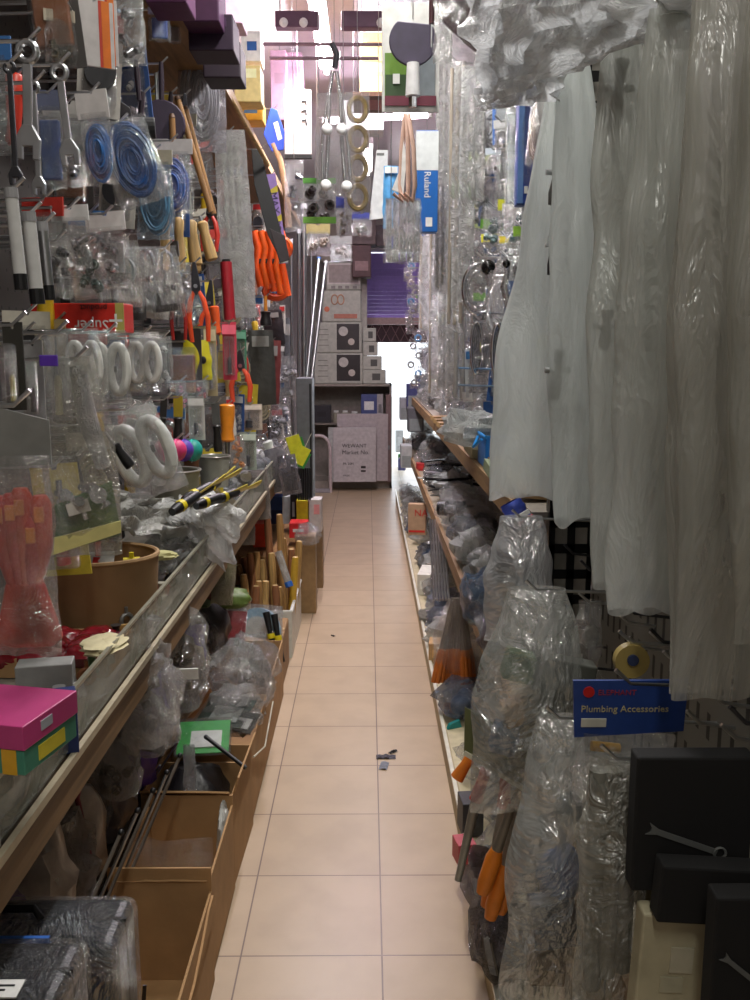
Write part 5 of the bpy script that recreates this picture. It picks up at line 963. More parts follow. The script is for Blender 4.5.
RB = [((471, 118, 488, 165), 'C', 'dark wiry chrome coil packet under the crumpled film', None, (110, 110, 108)), ((494, 120, 508, 150), 'K', 'chrome clasp packet with black loop, upper of two', (205, 205, 205), (40, 40, 40)), ((486, 148, 500, 172), 'K', 'chrome clasp packet with black loop, lower of two', (180, 190, 200), (50, 55, 60)),
      ((468, 152, 490, 188), 'W', 'grey round pad packet with a lime green header', (190, 215, 110), (96, 100, 98)), ((453, 182, 472, 240), 'F', 'bright chrome packet with a lime green header hanging below the round pad', (150, 225, 50), None), ((474, 176, 492, 226), 'F', 'clear packet of grey fittings left of the blue case', None, (140, 144, 144)),
      ((506, 98, 518, 210), 'T', 'grey sleeve of tubing left of the blue case', None, (96, 104, 120)), ((532, 96, 548, 160), 'R', 'packet of bright wire rings right of the blue case', None, (180, 160, 150)), ((545, 78, 562, 132), 'R', 'packet of bronze wire rings under the crumpled film edge', None, (150, 130, 120)),
      ((462, 218, 482, 252), 'F', 'clear packet under a long lime green tag', (190, 220, 100), (200, 205, 205)), ((484, 206, 505, 244), 'F', 'tangled packet of grey green parts under the blue case', None, (96, 120, 118)), ((505, 206, 530, 240), 'F', 'tangled packet of teal grey parts beside the milky bag', None, (80, 104, 108)),
      ((482, 234, 500, 262), 'F', 'yellow tagged packet above the black knobs', (220, 215, 50), (60, 80, 110)), ((500, 236, 514, 260), 'F', 'second yellow tagged packet right of the first above the black knobs', (225, 205, 60), (60, 70, 90)), ((514, 226, 530, 262), 'F', 'green headed packet at the edge of the milky bag', (140, 190, 60), (190, 190, 190)),
      ((463, 246, 476, 268), 'B', 'small blue card packet left of the round chrome packet', (40, 100, 160), (40, 90, 150)), ((508, 240, 526, 262), 'F', 'bright silver knob packet right of the black knobs', None, (225, 225, 225))]
for i, (bx, k, lb, cd_, col) in enumerate(RB):
    t, w, h = fit(*bx, x=.44); hook(t); kd = {'C': 'coil', 'K': 'tap', 'W': 'wheel', 'F': 'fitting', 'T': 'block', 'R': 'coil', 'B': 'block'}[k]
    header_bag(lb, t, w * 1.1, h * 1.08, cd_, kd, col, 0, CLEAR2, head=.26, seed=100 + i, tilt=rnd.uniform(-.08, .08))
t, w, h = fit(518, 84, 540, 206, x=.44); hook(t); P = T('blue_case', 'deep blue tall flat case in film hanging right of the grey tubing', 'case', t); b = MB(); b.box((0, 0, -h / 2), (w, .05, h)); b.build('body', mat((22, 62, 150), .4), P, bevel=.004); b = MB(); b.box((-w * .36, -.027, -h / 2), (w * .26, .004, h * .98)); b.build('pale_side', mat((90, 130, 190), .4), P); b = MB(); b.box((-w * .1, -.03, -h * .88), (w * .16, .003, h * .06)); b.build('white_tag', WHITE, P); bag_mb(w * 1.1, h, .08, 3, .006).build('film_sleeve', CLEAR2, P, smooth=True)
# round chrome packets with black knobs
t, w, h = fit(464, 256, 500, 316, x=.4); hook(t); P = T('handle_packet', 'rounded chrome handle in film with a shiny black knob, left of the pair', 'packet', t)
b = MB(); b.ring((-w * .08, 0, -h * .55), 1, .008, 'y', 26, 8, None, w * .42, h * .42); b.ring((-w * .08, 0, -h * .55), 1, .006, 'y', 26, 8, None, w * .3, h * .3); b.build('chrome_ring', CHROME, P, smooth=True); b = MB(); b.ball((w * .14, -.04, -h * .2), w * .2, 16); b.build('black_knob', mat((14, 14, 14), .12), P, smooth=True); bag_mb(w, h, .07, 9, .008, .6).build('bag', CLEAR2, P, smooth=True)
t, w, h = fit(492, 256, 524, 318, x=.42); hook(t); P = T('handle_packet', 'chrome lever handle in film with a smaller black knob, right of the pair', 'packet', t)
b = MB(); b.tube([(0, 0, -h * .15), (-w * .1, 0, -h * .5), (w * .1, 0, -h * .9)], [.008, .012, .01], 8); b.tube([(w * .2, 0, -h * .15), (w * .38, 0, -h * .5), (w * .2, 0, -h * .9)], .007, 8); b.build('chrome_lever', CHROME, P, smooth=True); b = MB(); b.ball((-w * .1, -.035, -h * .14), w * .13, 14); b.build('black_knob', mat((14, 14, 14), .12), P, smooth=True); bag_mb(w, h, .06, 10, .008, .7).build('bag', CLEAR2, P, smooth=True)
for i, (bx, lb) in enumerate([((470, 320, 492, 376), 'bundle of thick chrome loops below the round chrome packet'), ((491, 322, 512, 378), 'bundle of thick chrome loops beside the milky bag')]):
    t, w, h = fit(*bx, x=.42); hook(t); P = T('loop_bundle', lb, 'loops', t)
    for k in range(5): b = MB(); b.ring((w * (-.2 + .1 * k), .01 * k - .02, -h * .5), 1, .006, 'y', 22, 8, None, w * .26, h * .46); b.build('chrome_loop', CHROME, P, smooth=True)
    bag_mb(w, h, .06, 11 + i, .006).build('bag', CLEAR2, P, smooth=True)
for i, (z, c) in enumerate([(312, (90, 110, 130)), (368, (60, 140, 190)), (385, (80, 130, 160))]):
    p = atX(458, z, .44); q = atX(524, z + 2, .44); P = T('wire_rail', f'thin {["grey", "blue", "pale blue"][i]} wire rail crossing in front of the chrome loops', 'rail', p); b = MB(); b.tube([(0, 0, 0), (q - p) * .5 + Vector((-.03, 0, 0)), q - p], .004, 6); b.build('wire', mat(c, .3, .6), P, smooth=True); b = MB(); b.ball((0, 0, 0), .007, 8); b.build('end_ball', CHROME, P, smooth=True)
# ---- long milky bags ----
def G2(label, tp, bt, d, wpx0, wpx1, **k):
    return gown(label, atD(*tp, d), atD(*bt, d), wpx0 * d / F, wpx1 * d / F, **k)
ST = (1, 1, .16); M1 = film((226, 232, 230), (.6, .92), .05, 12, .22, .3, .6, ST); M2 = film((212, 216, 210), (.42, .8), .06, 12, .28, .28, .6, ST); M3 = film((196, 196, 186), (.3, .66), .07, 12, .3, .24, .55, ST)
for a, c, d in (((553, 100), (527, 497), 2.0), ((575, 55), (583, 522), 1.72), ((622, 40), (632, 585), 1.46), ((672, 10), (648, 612), 1.25), ((730, -30), (722, 695), 1.02), ((790, -40), (790, 640), .92)): hook(atD(*a, d))
G2('long milky plastic bag, farthest left, its left edge sloping outward', (553, 100), (527, 497), 2.0, 14, 80, m=M1, seed=1, pw=1.0, folds=3, amp=.08, ruf=.03)
G2('long milky plastic bag with a pinched glint, second from the left', (575, 55), (585, 522), 1.72, 22, 62, m=M1, seed=2, folds=4, amp=.12)
G2('long milky plastic bag, third from the left, tall and straight', (622, 40), (632, 585), 1.46, 34, 84, m=M2, seed=3, folds=5, amp=.12)
G2('long milky plastic bag, fourth from the left, hem lower than its left neighbour', (672, 10), (648, 612), 1.25, 40, 86, m=M2, seed=4, folds=5, amp=.13)
G2('long greyish plastic bag with the lowest hem, near the right edge', (730, -30), (722, 695), 1.02, 60, 108, m=M3, seed=5, folds=6, amp=.14)
G2('long greyish plastic bag cut off by the right edge of the picture', (790, -40), (790, 640), .92, 70, 120, m=M3, seed=6, folds=6, amp=.12)
for i, (a, c, d, r, lb) in enumerate([((562, 150), (552, 205), 2.05, .012, 'grey clamp handle blurred inside the farthest milky bag'), ((567, 205), (560, 290), 2.02, .016, 'black clamp jaw inside the farthest milky bag'), ((556, 225), (550, 275), 1.98, .008, 'dark slim bar left of the black clamp jaw'), ((622, 60), (614, 130), 1.5, .012, 'brownish handle inside the tops of the middle milky bags'), ((608, 310), (604, 350), 1.62, .011, 'grey brown clamp tip between second and third milky bags'), ((560, 350), (554, 400), 1.86, .012, 'brown clamp tip between the first and second milky bags')]):
    d -= .14 if i != 3 else .04; p = atD(*a, d); q = atD(*c, d); P = T('clamp', lb, 'clamp', p); v = q - p; b = MB(); b.tube([(0, 0, 0), v * .3, v * .8, v], [r, r * .6, r, r * .7], 8); b.build('bar', mat([(90, 90, 88), (22, 22, 24), (60, 60, 62), (112, 108, 100), (96, 92, 84), (90, 84, 76)][i], .4), P, smooth=True); b = MB(); b.cyl(v * .4 + Vector((-r * 2, 0, 0)), v * .4 + Vector((r * 2, 0, 0)), r * .5); b.build('cross_pin', STEEL, P)
TS = film((246, 248, 250), (.55, .85), .14, 8, .6, .14, .75)
drape('milky_film', 'big crumpled clear plastic sheet hanging across the top right', 'film', [atD(478, 108, 1.85), atD(700, 20, 1.2), atD(760, -110, 1.1), atD(462, -110, 1.75)], TS, 12, .026, 44, 26, 9)
drape('milky_film', 'smaller crumpled film flap under the top right sheet', 'film', [atD(478, 112, 1.9), atD(560, 100, 1.7), atD(575, 20, 1.6), atD(490, 10, 1.85)], TS, 14, .02, 26, 18, 7)
# ---- shelf goods, upper right shelf ----
lump('white milky film bag lying over the upper right shelf edge', atD(474, 446, 3.2) , (.22, .3, .12), film((225, 232, 228), (.6, .85), .2, 10, 1, .1), 21, .5, name='film_bag')
P = T('plastic_basket', 'bright blue plastic basket on the upper right shelf beside the milky bags', 'basket', (.44, 3.0, 1.066)); b = MB()
for s in (-1, 1): b.box((s * .06, 0, .05), (.006, .2, .1)); b.box((0, s * .1, .05), (.12, .006, .1))
b.box((0, 0, .004), (.12, .2, .008)); b.build('walls', mat((25, 110, 190), .4), P, bevel=.001)
b = MB(); b.tube([(-.063, -.1, .1), (.063, -.1, .1), (.063, .1, .1), (-.063, .1, .1)], .006, 6, None, True); b.build('rim', mat((40, 140, 215), .35), P, smooth=True); b = MB(); b.tube([(-.07, -.05, .09), (-.09, 0, .06), (-.07, .05, .09)], .005, 6); b.build('handle', mat((40, 140, 215), .35), P, smooth=True)
for i in range(5):
    P = T('plank', f'brown wooden slat lying on the upper right shelf, {ORD[i]} from the camera', 'slat', (.43, 4.1 + .22 * i, 1.068), .12); b = MB(); b.box((0, 0, .012), (.16, .1, .022)); b.build('slat', wood([(150, 116, 76), (128, 96, 60)][i % 2]), P, bevel=.002); b = MB(); b.box((-.081, 0, .012), (.002, .1, .022)); b.build('cut_end', PINE, P)
for i in range(10):
    y = 2.3 + i * .19; P = T('sheet_pile', f'{["tan", "cream", "green tinged", "brown"][i % 4]} thin board leaning on the upper right shelf, {["close to the black upright", "behind the far left milky bag"][0 if i < 5 else 1]}', 'board', (.44 + rnd.uniform(-.02, .02), y, 1.066), rnd.uniform(-.2, .2), group=f'thin {["tan", "cream", "green tinged", "brown"][i % 4]} boards, {0 if i < 5 else 1}'); b = MB(); b.box((0, 0, .02), (.14, .13, .012 + .01 * (i % 3)), rot=(.15, .1, 0)); b.build('board', mat([(160, 130, 90), (180, 172, 140), (130, 140, 110), (110, 84, 58)][i % 4], .6), P, bevel=.001)
def shelfgoods(spec, z, zoneword):
    for i, (px, py, k, dims, c, lb) in enumerate(spec):
        p = atZ(px, py, z)
        if k == 'b': carton(lb, p, dims, mat(c, .5), rnd.uniform(-.2, .2), 'small_carton', 'box', panels=[('F', 0, .5, .6, .4, mat(tuple(min(255, int(q * 1.15)) for q in c), .5))], tape=False)
        elif k == 'l': lump(lb, p, dims, CLEAR, 120 + i, .5, name='crinkled_bag', inner=('lathe', c, 5), n=22)
        elif k == 'm': lump(lb, p, dims, film(c, (.6, .9), .2, 14, 1, .12), 150 + i, .45, name='film_bag', n=20)
        elif k == 's':
            for j in range(44):
                a = rnd.uniform(-.5, 2.2); P = T('cable_strip', lb, 'strip', (p.x + rnd.uniform(-.07, .09), p.y + rnd.uniform(-.4, .4), z + .02 + .0032 * j), a, group='black strips in the heap'); b = MB(); L = rnd.uniform(.14, .26); b.box((0, 0, 0), (L, .018, .008), rot=(rnd.uniform(-.4, .4), rnd.uniform(-.25, .25), 0)); b.build('strip', mat((34, 34, 38), .2, .4) if j % 4 else STEEL, P, bevel=.001)
# middle shelf
shelfgoods([(448, 492, 's', None, None, 'black metal strip in the tangled heap on the middle right shelf'),
    (470, 530, 'l', (.2, .3, .12), (170, 172, 170), 'silvery crinkled bag on the middle right shelf before the black strips'), (482, 560, 'm', (.2, .26, .1), (200, 204, 200), 'flat grey film bundle stacked on the middle right shelf'),
    (492, 585, 'm', (.2, .22, .09), (185, 190, 188), 'second flat grey film bundle nearer than the first on middle shelf'), (440, 455, 'l', (.22, .5, .16), (180, 180, 176), 'big clear bag of pale parts behind the black strips'), (425, 432, 'm', (.2, .5, .14), (190, 190, 180), 'dull film bag on the middle right shelf far back'),
    (488, 625, 'm', (.14, .2, .16), (96, 120, 150), 'blue grey film bag beside the puffy hanging bag'), (500, 655, 'm', (.12, .18, .12), (120, 110, 120), 'dusky film bag below the blue grey one'), (420, 470, 'b', (.05, .08, .05), (170, 40, 40), 'tiny red box beside the black strip heap')], .622, 'm')
# base shelf
shelfgoods([(426, 590, 'b', (.075, .24, .12), (225, 222, 210), 'white upright carton on the low right shelf beside the silver wires'), (458, 690, 'b', (.08, .09, .05), (226, 228, 226), 'white flat box at the aisle edge below the orange tipped bundle'), (452, 712, 'b', (.06, .06, .03), (120, 70, 50), 'small brown block beyond the teal piece'),
    (460, 705, 'm', (.07, .08, .05), (220, 222, 226), 'little white film packet near the teal piece'), (412, 530, 'l', (.12, .3, .1), (200, 200, 196), 'glinting clear bag at the aisle edge before the lettered carton'), (406, 500, 'l', (.12, .4, .14), (180, 180, 180), 'crinkled clear bag farther along the low right shelf'), (430, 620, 'm', (.1, .16, .05), (205, 205, 195), 'pale crinkled film on the cream low shelf'),
    (424, 568, 'm', (.08, .12, .07), (190, 192, 190), 'grey crinkled film just behind the white upright carton'), (402, 470, 'b', (.08, .1, .14), (110, 120, 180), 'lilac blue carton at the aisle edge near the green one'), (401, 462, 'b', (.07, .1, .1), (60, 140, 70), 'green carton at the aisle edge far along the right'), (399, 452, 'b', (.1, .12, .3), (150, 152, 150), 'grey carton at the far end of the low right shelf'), (438, 660, 'b', (.08, .1, .09), (190, 150, 100), 'tan block left of the orange tipped bundle'),
    (470, 830, 'b', (.06, .08, .1), (50, 50, 54), 'black box standing between the orange and red handles'), (464, 860, 'b', (.05, .06, .06), (190, 80, 90), 'red and white small carton low between the handles'), (490, 900, 'm', (.12, .2, .1), (90, 70, 66), 'brownish dark bag on the low shelf near the camera'), (505, 960, 'm', (.16, .2, .12), (70, 62, 60), 'dark bag on the low shelf at the bottom edge')], .092, 'b')
# teal piece, lettered carton
p = atZ(454, 728, .09); P = T('teal_clip', 'small teal plastic clip lying on the cream low shelf', 'clip', p, .4); b = MB(); b.plate([(-.03, 0), (.03, 0), (.02, .03), (-.02, .02)], .014); b.build('clip', mat((30, 140, 140), .4), P, bevel=.002); b = MB(); b.ball((.028, 0, .035), .011, 8); b.build('dark_tip', BLACK, P, smooth=True)
t, w, h = fit(409, 505, 427, 536, d=5.6); P = carton('tan carton with red letters leaning at the right aisle edge', (t.x, 5.66, t.z - h), (w, .06, h), mat((178, 146, 116), .7), -.15, 'lettered_carton', 'box', tape=False); text('red_letters', 'NA', h * .3, RED, P, (-w * .15, -.032, h * .62), (PI / 2, 0, 0)); b = MB(); b.box((0, -.031, h * .12), (w * .9, .002, h * .07)); b.build('red_bar', RED, P)
for i in range(6):
    p = atD(430 + 2.5 * i, 520, 4.4); q = atD(434 + 3 * i, 600, 3.6); P = T('silver_rod', 'thin silver rod lying slanted beside the white upright carton', 'rod', p, group='silver rods on the low right shelf'); b = MB(); b.cyl((0, 0, 0), q - p, .005, n=6); b.build('rod', STEEL, P, smooth=True)
# orange tipped bundle
t, w, h = fit(436, 598, 480, 682, d=3.3); P = T('brush_bundle', 'fan shaped bundle of dark rods with orange tips on the right', 'bundle', t)
for i in range(11):
    a = (i / 10 - .5); b = MB(); v = Vector((a * w * .95 - .01, rnd.uniform(-.03, .03), -h)); b.cyl((a * w * .25, 0, 0), v * .62 + Vector((a * w * .1, 0, 0)), .006, .008, 8); b.build('rod', mat((110, 104, 96), .4, .4), P, smooth=True)
    b = MB(); b.tube([v * .6 + Vector((a * w * .1, 0, 0)), v * .7 + Vector((a * w * .08, 0, 0)), v], [.009, .012, .010], 8); b.build('orange_tip', mat((196, 108, 40), .4), P, smooth=True)
bag_mb(w * 1.1, h * .9, .07, 5, .006, .4).build('film_sleeve', CLEAR2, P, smooth=True)
# far right: small stuff around the bright doorway
for i, (bx, d, c, lb) in enumerate([((407, 384, 420, 410), 7.6, (60, 64, 110), 'navy topped grey carton beside the bright doorway'), ((400, 398, 409, 420), 7.8, (150, 152, 156), 'pale grey carton projecting into the bright doorway'), ((408, 408, 424, 432), 7.2, (90, 90, 94), 'dark glinting carton below the navy topped one'), ((401, 446, 412, 468), 7.0, (170, 172, 170), 'light carton lower beside the doorway glow')]):
    floorbox(lb, bx, d, .2, mat(c, .5), tape=False, name='carton', panels=[('F', 0, .3, .8, .5, mat((130, 136, 134), .5))])
for i in range(14):
    px = 411 + rnd.uniform(-3, 8); py = 258 + i * 9; t = atD(px, py, 6.2 + rnd.uniform(-.3, .3)); hook(t, 'R'); P = T('shiny_clip', 'tiny glinting clip packet hanging beside the purple shutter', 'clip', t, group='glinting clips beside the shutter'); bag_mb(.06, .09, .03, i, .006, nu=6, nv=6).build('bag', CLEAR2, P, smooth=True); b = MB(); b.ring((0, 0, -.05), .018, .006, 'y', 12, 6); b.build('clip', CHROME if i % 4 else mat((30, 130, 190), .3), P, smooth=True)
# ---- near right lower hanging goods ----
def bigbag(label, bx, d, inner, m=None, t_=.09, seed=0, tl=0, neck=.7, ph=True):
    t, w, h = fit(*bx, d=d); 
    if ph: hook(t)
    P = T('hanging_bag', label, 'bag', t, 0, 0, tl); bag_mb(w, h, t_, seed, .012, neck, nu=24, nv=30).build('film', m or CLEAR, P, smooth=True)
    r = random.Random(seed)
    for (nm, x, z, s, c, kd) in inner:
        b = MB(); o = (w * x, 0, -h * z)
        if kd == 'box': b.box(o, (w * s[0], t_ * .4, h * s[1]), rot=(0, r.uniform(-.3, .3), 0)); b.build(nm, mat(c, .5), P, bevel=.003)
        elif kd == 'ball':
                b.grid(lambda u, v: Vector(o) + Vector((math.cos(2 * PI * u) * math.sin(PI * v), .5 * math.sin(2 * PI * u) * math.sin(PI * v), s[1] * math.cos(PI * v))) * w * s[0] * (1 + .35 * N3((math.cos(2 * PI * u), math.sin(2 * PI * u), v * 2), 2.5, seed)), 18, 12, None, True); b.build(nm, mat(c, .3, 0, .5, .4, 25), P, smooth=True)
        elif kd == 'tube': b.cyl((w * x, 0, -h * z), (w * (x + s[1]), 0, -h * (z + s[0])), .012, n=10); b.build(nm, mat(c, .4), P, smooth=True)
    return P, w, h
FB = film((214, 218, 214), (.22, .5), .2, 5, .8, .1)
bigbag('puffy clear hanging bag with a blue and red printed top by the black upright', (486, 516, 556, 640), 2.0, [('grey_goods', 0, .55, (.6, .4), (120, 124, 126), 'box'), ('dark_goods', -.25, .4, (.2, .2), (50, 60, 80), 'box')], film((225, 228, 230), (.4, .7), .25, 5, .7, .08), .12, 1, 0, .6)
t, w, h = fit(498, 502, 522, 532, d=2.05); P = T('printed_packet', 'small blue white and red printed packet above the puffy bag', 'packet', t, .1, 0, -.5); bag_mb(w, h, .03, 5, .005).build('pouch', mat((70, 90, 190), .3, 0, .3), P, smooth=True); b = MB(); b.box((.01, -.02, -h * .7), (w * .7, .004, h * .12)); b.build('red_stripe', RED, P); b = MB(); b.box((.01, -.02, -h * .5), (w * .6, .004, h * .14)); b.build('white_stripe', WHITE, P)
bigbag('tall clear hanging bag with green and blue contents, left of the Plumbing packet', (474, 588, 600, 812), 1.58, [('green_goods', -.1, .34, (.3, .12), (80, 104, 70), 'box'), ('blue_goods', -.22, .66, (.22, .12), (60, 84, 110), 'box'), ('tan_goods', -.16, .54, (.18, .1), (150, 120, 84), 'box'), ('green_goods', -.02, .72, (.16, .1), (90, 110, 40), 'box'), ('grey_goods', .15, .55, (.5, .5), (84, 86, 80), 'box')], FB, .11, 2, 0, .45)
p = atD(464, 752, 1.62); q = atD(536, 796, 1.6); P = T('card_edge', 'slanting cream card edge at the foot of the tall clear bag', 'card', p); b = MB(); b.tube([(0, 0, 0), q - p], .006, 4); b.build('edge', CREAM, P); v = q - p; b = MB(); b.plate([(0, 0), (v.x, v.z), (v.x, v.z + .09), (0, .09)], .003); b.build('card', mat((96, 100, 62), .5), P)
# handles
for i, (a, c, d, c1, c2, lb) in enumerate([((474, 752), (457, 778), 1.9, (215, 120, 40), (215, 120, 40), 'orange handle peeking out left below the card edge'), ((488, 764), (476, 800), 1.85, (190, 50, 40), (170, 172, 168), 'red handled tool left of the other red handle'), ((506, 770), (504, 806), 1.8, (196, 50, 44), (170, 172, 168), 'red handled tool right of the other red handle')]):
    p = atD(*a, d); q = atD(*c, d); v = q - p; P = T('hand_tool', lb, 'tool', p); b = MB(); b.tube([(0, 0, 0), v * .5, v], [.014, .012, .016], 10); b.build('grip', mat(c1, .4), P, smooth=True)
    if i: b = MB(); e = atD(c[0] - 18 if i == 1 else c[0] - 10, 880 if i == 1 else 850, d) - p; b.tube([v, e], [.012, .008], 10); b.build('shaft', mat((150, 150, 144), .35, .4), P, smooth=True)
    else: b = MB(); b.cyl((0, 0, 0), -v * .5, .006); b.build('shaft', STEEL, P, smooth=True)
for i in range(5):
    a = [(512, 806), (520, 808), (526, 812), (516, 815), (530, 806)][i]; c = [(482, 893), (490, 918), (500, 912), (486, 906), (508, 890)][i]; d = 1.62 + .02 * i; p = atD(*a, d); q = atD(*c, d); v = q - p
    P = T('hand_tool', f'orange tipped tool with a grey shaft, {["leftmost", "second", "third", "fourth", "rightmost"][i]} of the slanting bunch', 'tool', p); b = MB(); b.tube([(0, 0, 0), v * .55], [.009, .011], 8); b.build('shaft', mat((128, 120, 108), .4, .3), P, smooth=True); b = MB(); b.tube([v * .5, v * .6, v * .9, v], [.012, .017, .016, .012], 10); b.build('orange_grip', mat((212, 120, 36), .4), P, smooth=True)
# blue headed plumbing packet
t, w, h = fit(573, 680, 688, 760, d=1.12); hook(t); P = T('plumbing_packet', 'clear packet with a deep blue header reading Plumbing Accessories', 'packet', t, 0, .1)
b = MB(); b.plate([(-w * .5, 0), (w * .5, -.0), (w * .5, -h * .66), (-w * .46, -h * .74)], .004); bh = b.build('blue_header', mat((34, 62, 128), .5), P)
b = MB(); b.cyl((-w * .36, -.004, -h * .14), (-w * .36, -.002, -h * .14), w * .05, n=16); b.build('red_emblem', RED, bh); text('red_print', 'ELEPHANT', w * .07, mat((150, 50, 60), .5), bh, (-w * .28, -.003, -h * .18), (PI / 2, 0, 0)); text('cream_print', 'Plumbing Accessories', w * .088, mat((180, 170, 130), .5), bh, (-w * .42, -.003, -h * .4), (PI / 2, 0, 0))
b = MB(); b.box((-w * .3, -.003, -h * .54), (w * .22, .002, h * .11)); b.build('white_tag', mat((190, 188, 176), .5), P, bevel=.0005)
b = MB(); b.tube([(-w * .3, 0, -h * .86), (-w * .05, 0, -h * .9)], .007, 8); b.build('brass_fitting', mat((196, 150, 50), .35, .5), P, smooth=True); bag_mb(w * .9, h * 1.0, .05, 6, .008, nu=18, nv=18).build('bag', CLEAR, P, smooth=True).location = (0, 0, -h * .68)
bigbag('long clear bag holding a blue round item, bottom centre right', (514, 716, 606, 1010), 1.28, [('blue_ball', .1, .52, (.26, 1.2), (40, 74, 130), 'ball'), ('grey_ball', .15, .3, (.16, 1.1), (110, 116, 118), 'ball'), ('dark_goods', .05, .68, (.5, .16), (46, 60, 80), 'box'), ('brown_goods', .0, .84, (.4, .1), (110, 90, 70), 'box')], FB, .09, 3, .02, .5)
bigbag('long clear sleeve of tubes under the Plumbing packet', (582, 756, 652, 1010), 1.05, [('tube', -.25, .05, (.85, .02), (120, 120, 112), 'tube'), ('tube', -.05, .05, (.8, .02), (130, 128, 118), 'tube'), ('tube', .2, .08, (.75, .0), (110, 108, 100), 'tube')], film((190, 190, 180), (.3, .55), .1, 8, .8, .18), .07, 4, 0, .8)
t, w, h = fit(578, 905, 618, 1040, d=1.35); carton('cream perforated carton edge behind the long clear sleeve at the bottom', (t.x, 1.35, t.z - h), (w, .05, h), mat((160, 150, 122), .6), 0, 'perforated_carton', 'box', panels=[('F', .3, .5, .04, .9, BLACK)], tape=False)
# black boxes with spanner prints
def tri(label, bx, d, m, rz=0, pn=(), nm='black_box', dep=.03, tl=0):
    t, w, h = fit(*bx, d=d); P = T(nm, label, 'box', t, rz, 0, tl); b = MB(); b.box((0, 0, -h / 2), (w, dep, h)); b.build('body', m, P, bevel=.003)
    for x, z, a, c, mm in pn: k = MB(); k.box((x * w, -dep / 2 - .001, -z * h), (a * w, .002, c * h)); k.build('printed_panel', mm, P)
    return P, w, h
BK = mat((9, 8, 9), .85); IV = mat((170, 162, 134), .6)
P, w, h = tri('black hanging box with a pale spanner outline, right of the long clear sleeve', (634, 752, 752, 884), 1.0, BK, 0, [])
def span_print(P, x, z, L, ang, y):
    b = MB(); b.box((0, 0, 0), (L, .0012, L * .09)); b.ring((L * .55, 0, 0), L * .09, L * .022, 'y', 14, 5); b.plate([(-L * .5, -L * .05), (-L * .66, -L * .1), (-L * .6, -L * .03), (-L * .6, L * .03), (-L * .66, L * .1), (-L * .5, L * .05)], .0012)
    o = b.build('spanner_print', mat((90, 92, 90), .5), P); o.location = (x, y, z); o.rotation_euler = (0, ang, 0)
span_print(P, -w * .05, -h * .62, w * .55, .35, -.0165)
P, w, h = tri('black banded top box standing over the ivory carton at bottom right', (659, 862, 770, 918), .96, BK, 0, [], tl=.06)
P, w, h = tri('ivory carton with pale panels under the black banded box', (640, 908, 716, 1030), .98, IV, 0, [(.05, .35, .3, .2, mat((176, 170, 148), .5)), (-.05, .55, .3, .12, mat((170, 165, 140), .5))], nm='ivory_carton', tl=.05)
P, w, h = tri('black box with a second spanner outline at the bottom right corner', (712, 890, 800, 1040), .9, BK, 0, [(0, .85, .8, .1, mat((50, 46, 110), .5))]); span_print(P, -w * .1, -h * .5, w * .6, .7, -.0165)
P, w, h = tri('olive brown carton edge beside the black hanging box', (640, 838, 664, 908), 1.08, mat((92, 84, 56), .6), 0, [(0, .3, .6, .2, mat((110, 100, 70), .5))], nm='olive_carton')
t, w, h = fit(608, 640, 656, 680, d=1.3); hook(t); P = T('brass_disc_packet', 'round yellowish brass disc packet on the pegboard above the blue header', 'packet', t); b = MB(); b.lathe([(w * .1, -.008), (w * .36, -.008), (w * .36, .008), (w * .1, .008)], 20, Matrix.Translation((0, 0, -h * .5)) @ Matrix.Rotation(PI / 2, 4, 'X')); b.build('disc', mat((160, 140, 80), .45), P, smooth=True); b = MB(); b.cyl((0, -.012, -h * .45), (0, .01, -h * .45), w * .12); b.build('hub', mat((50, 60, 90), .4), P)
for i, (x, y) in enumerate([(628, 620), (640, 645), (662, 640), (676, 660), (690, 690), (708, 668), (724, 700), (655, 690), (700, 720), (736, 735)]):
    t = atX(x, y, .47); hook(t, 'R')
bigbag('small clear bag gathered against the black upright', (574, 600, 604, 690), 1.75, [('cord_loop', .1, .4, (.3, 1.2), (130, 130, 120), 'ball')], CLEAR, .05, 7, 0, .7)
# debris on the floor
for i, (px, py, s, c, lb) in enumerate([(386, 757, .035, (60, 56, 66), 'torn dark grey paper scrap on the floor tiles'), (393, 752, .018, (24, 22, 24), 'tiny black scrap beside the torn paper scrap'), (384, 766, .03, (120, 124, 134), 'pale grey torn paper scrap on the floor tiles'), (333, 636, .014, (40, 30, 26), 'small dark leaf-like bit farther up the floor')]):
    p = atZ(px, py, .001); P = T('paper_scrap', lb, 'scrap', p, i * .7); b = MB(); b.grid(lambda u, v: ((u - .5) * s * 2, (v - .5) * s, abs(N3((u * 3, v * 3, i), 1)) * .012 + .0005), 7, 5); o = b.build('scrap', mat(c, .6), P, smooth=False)
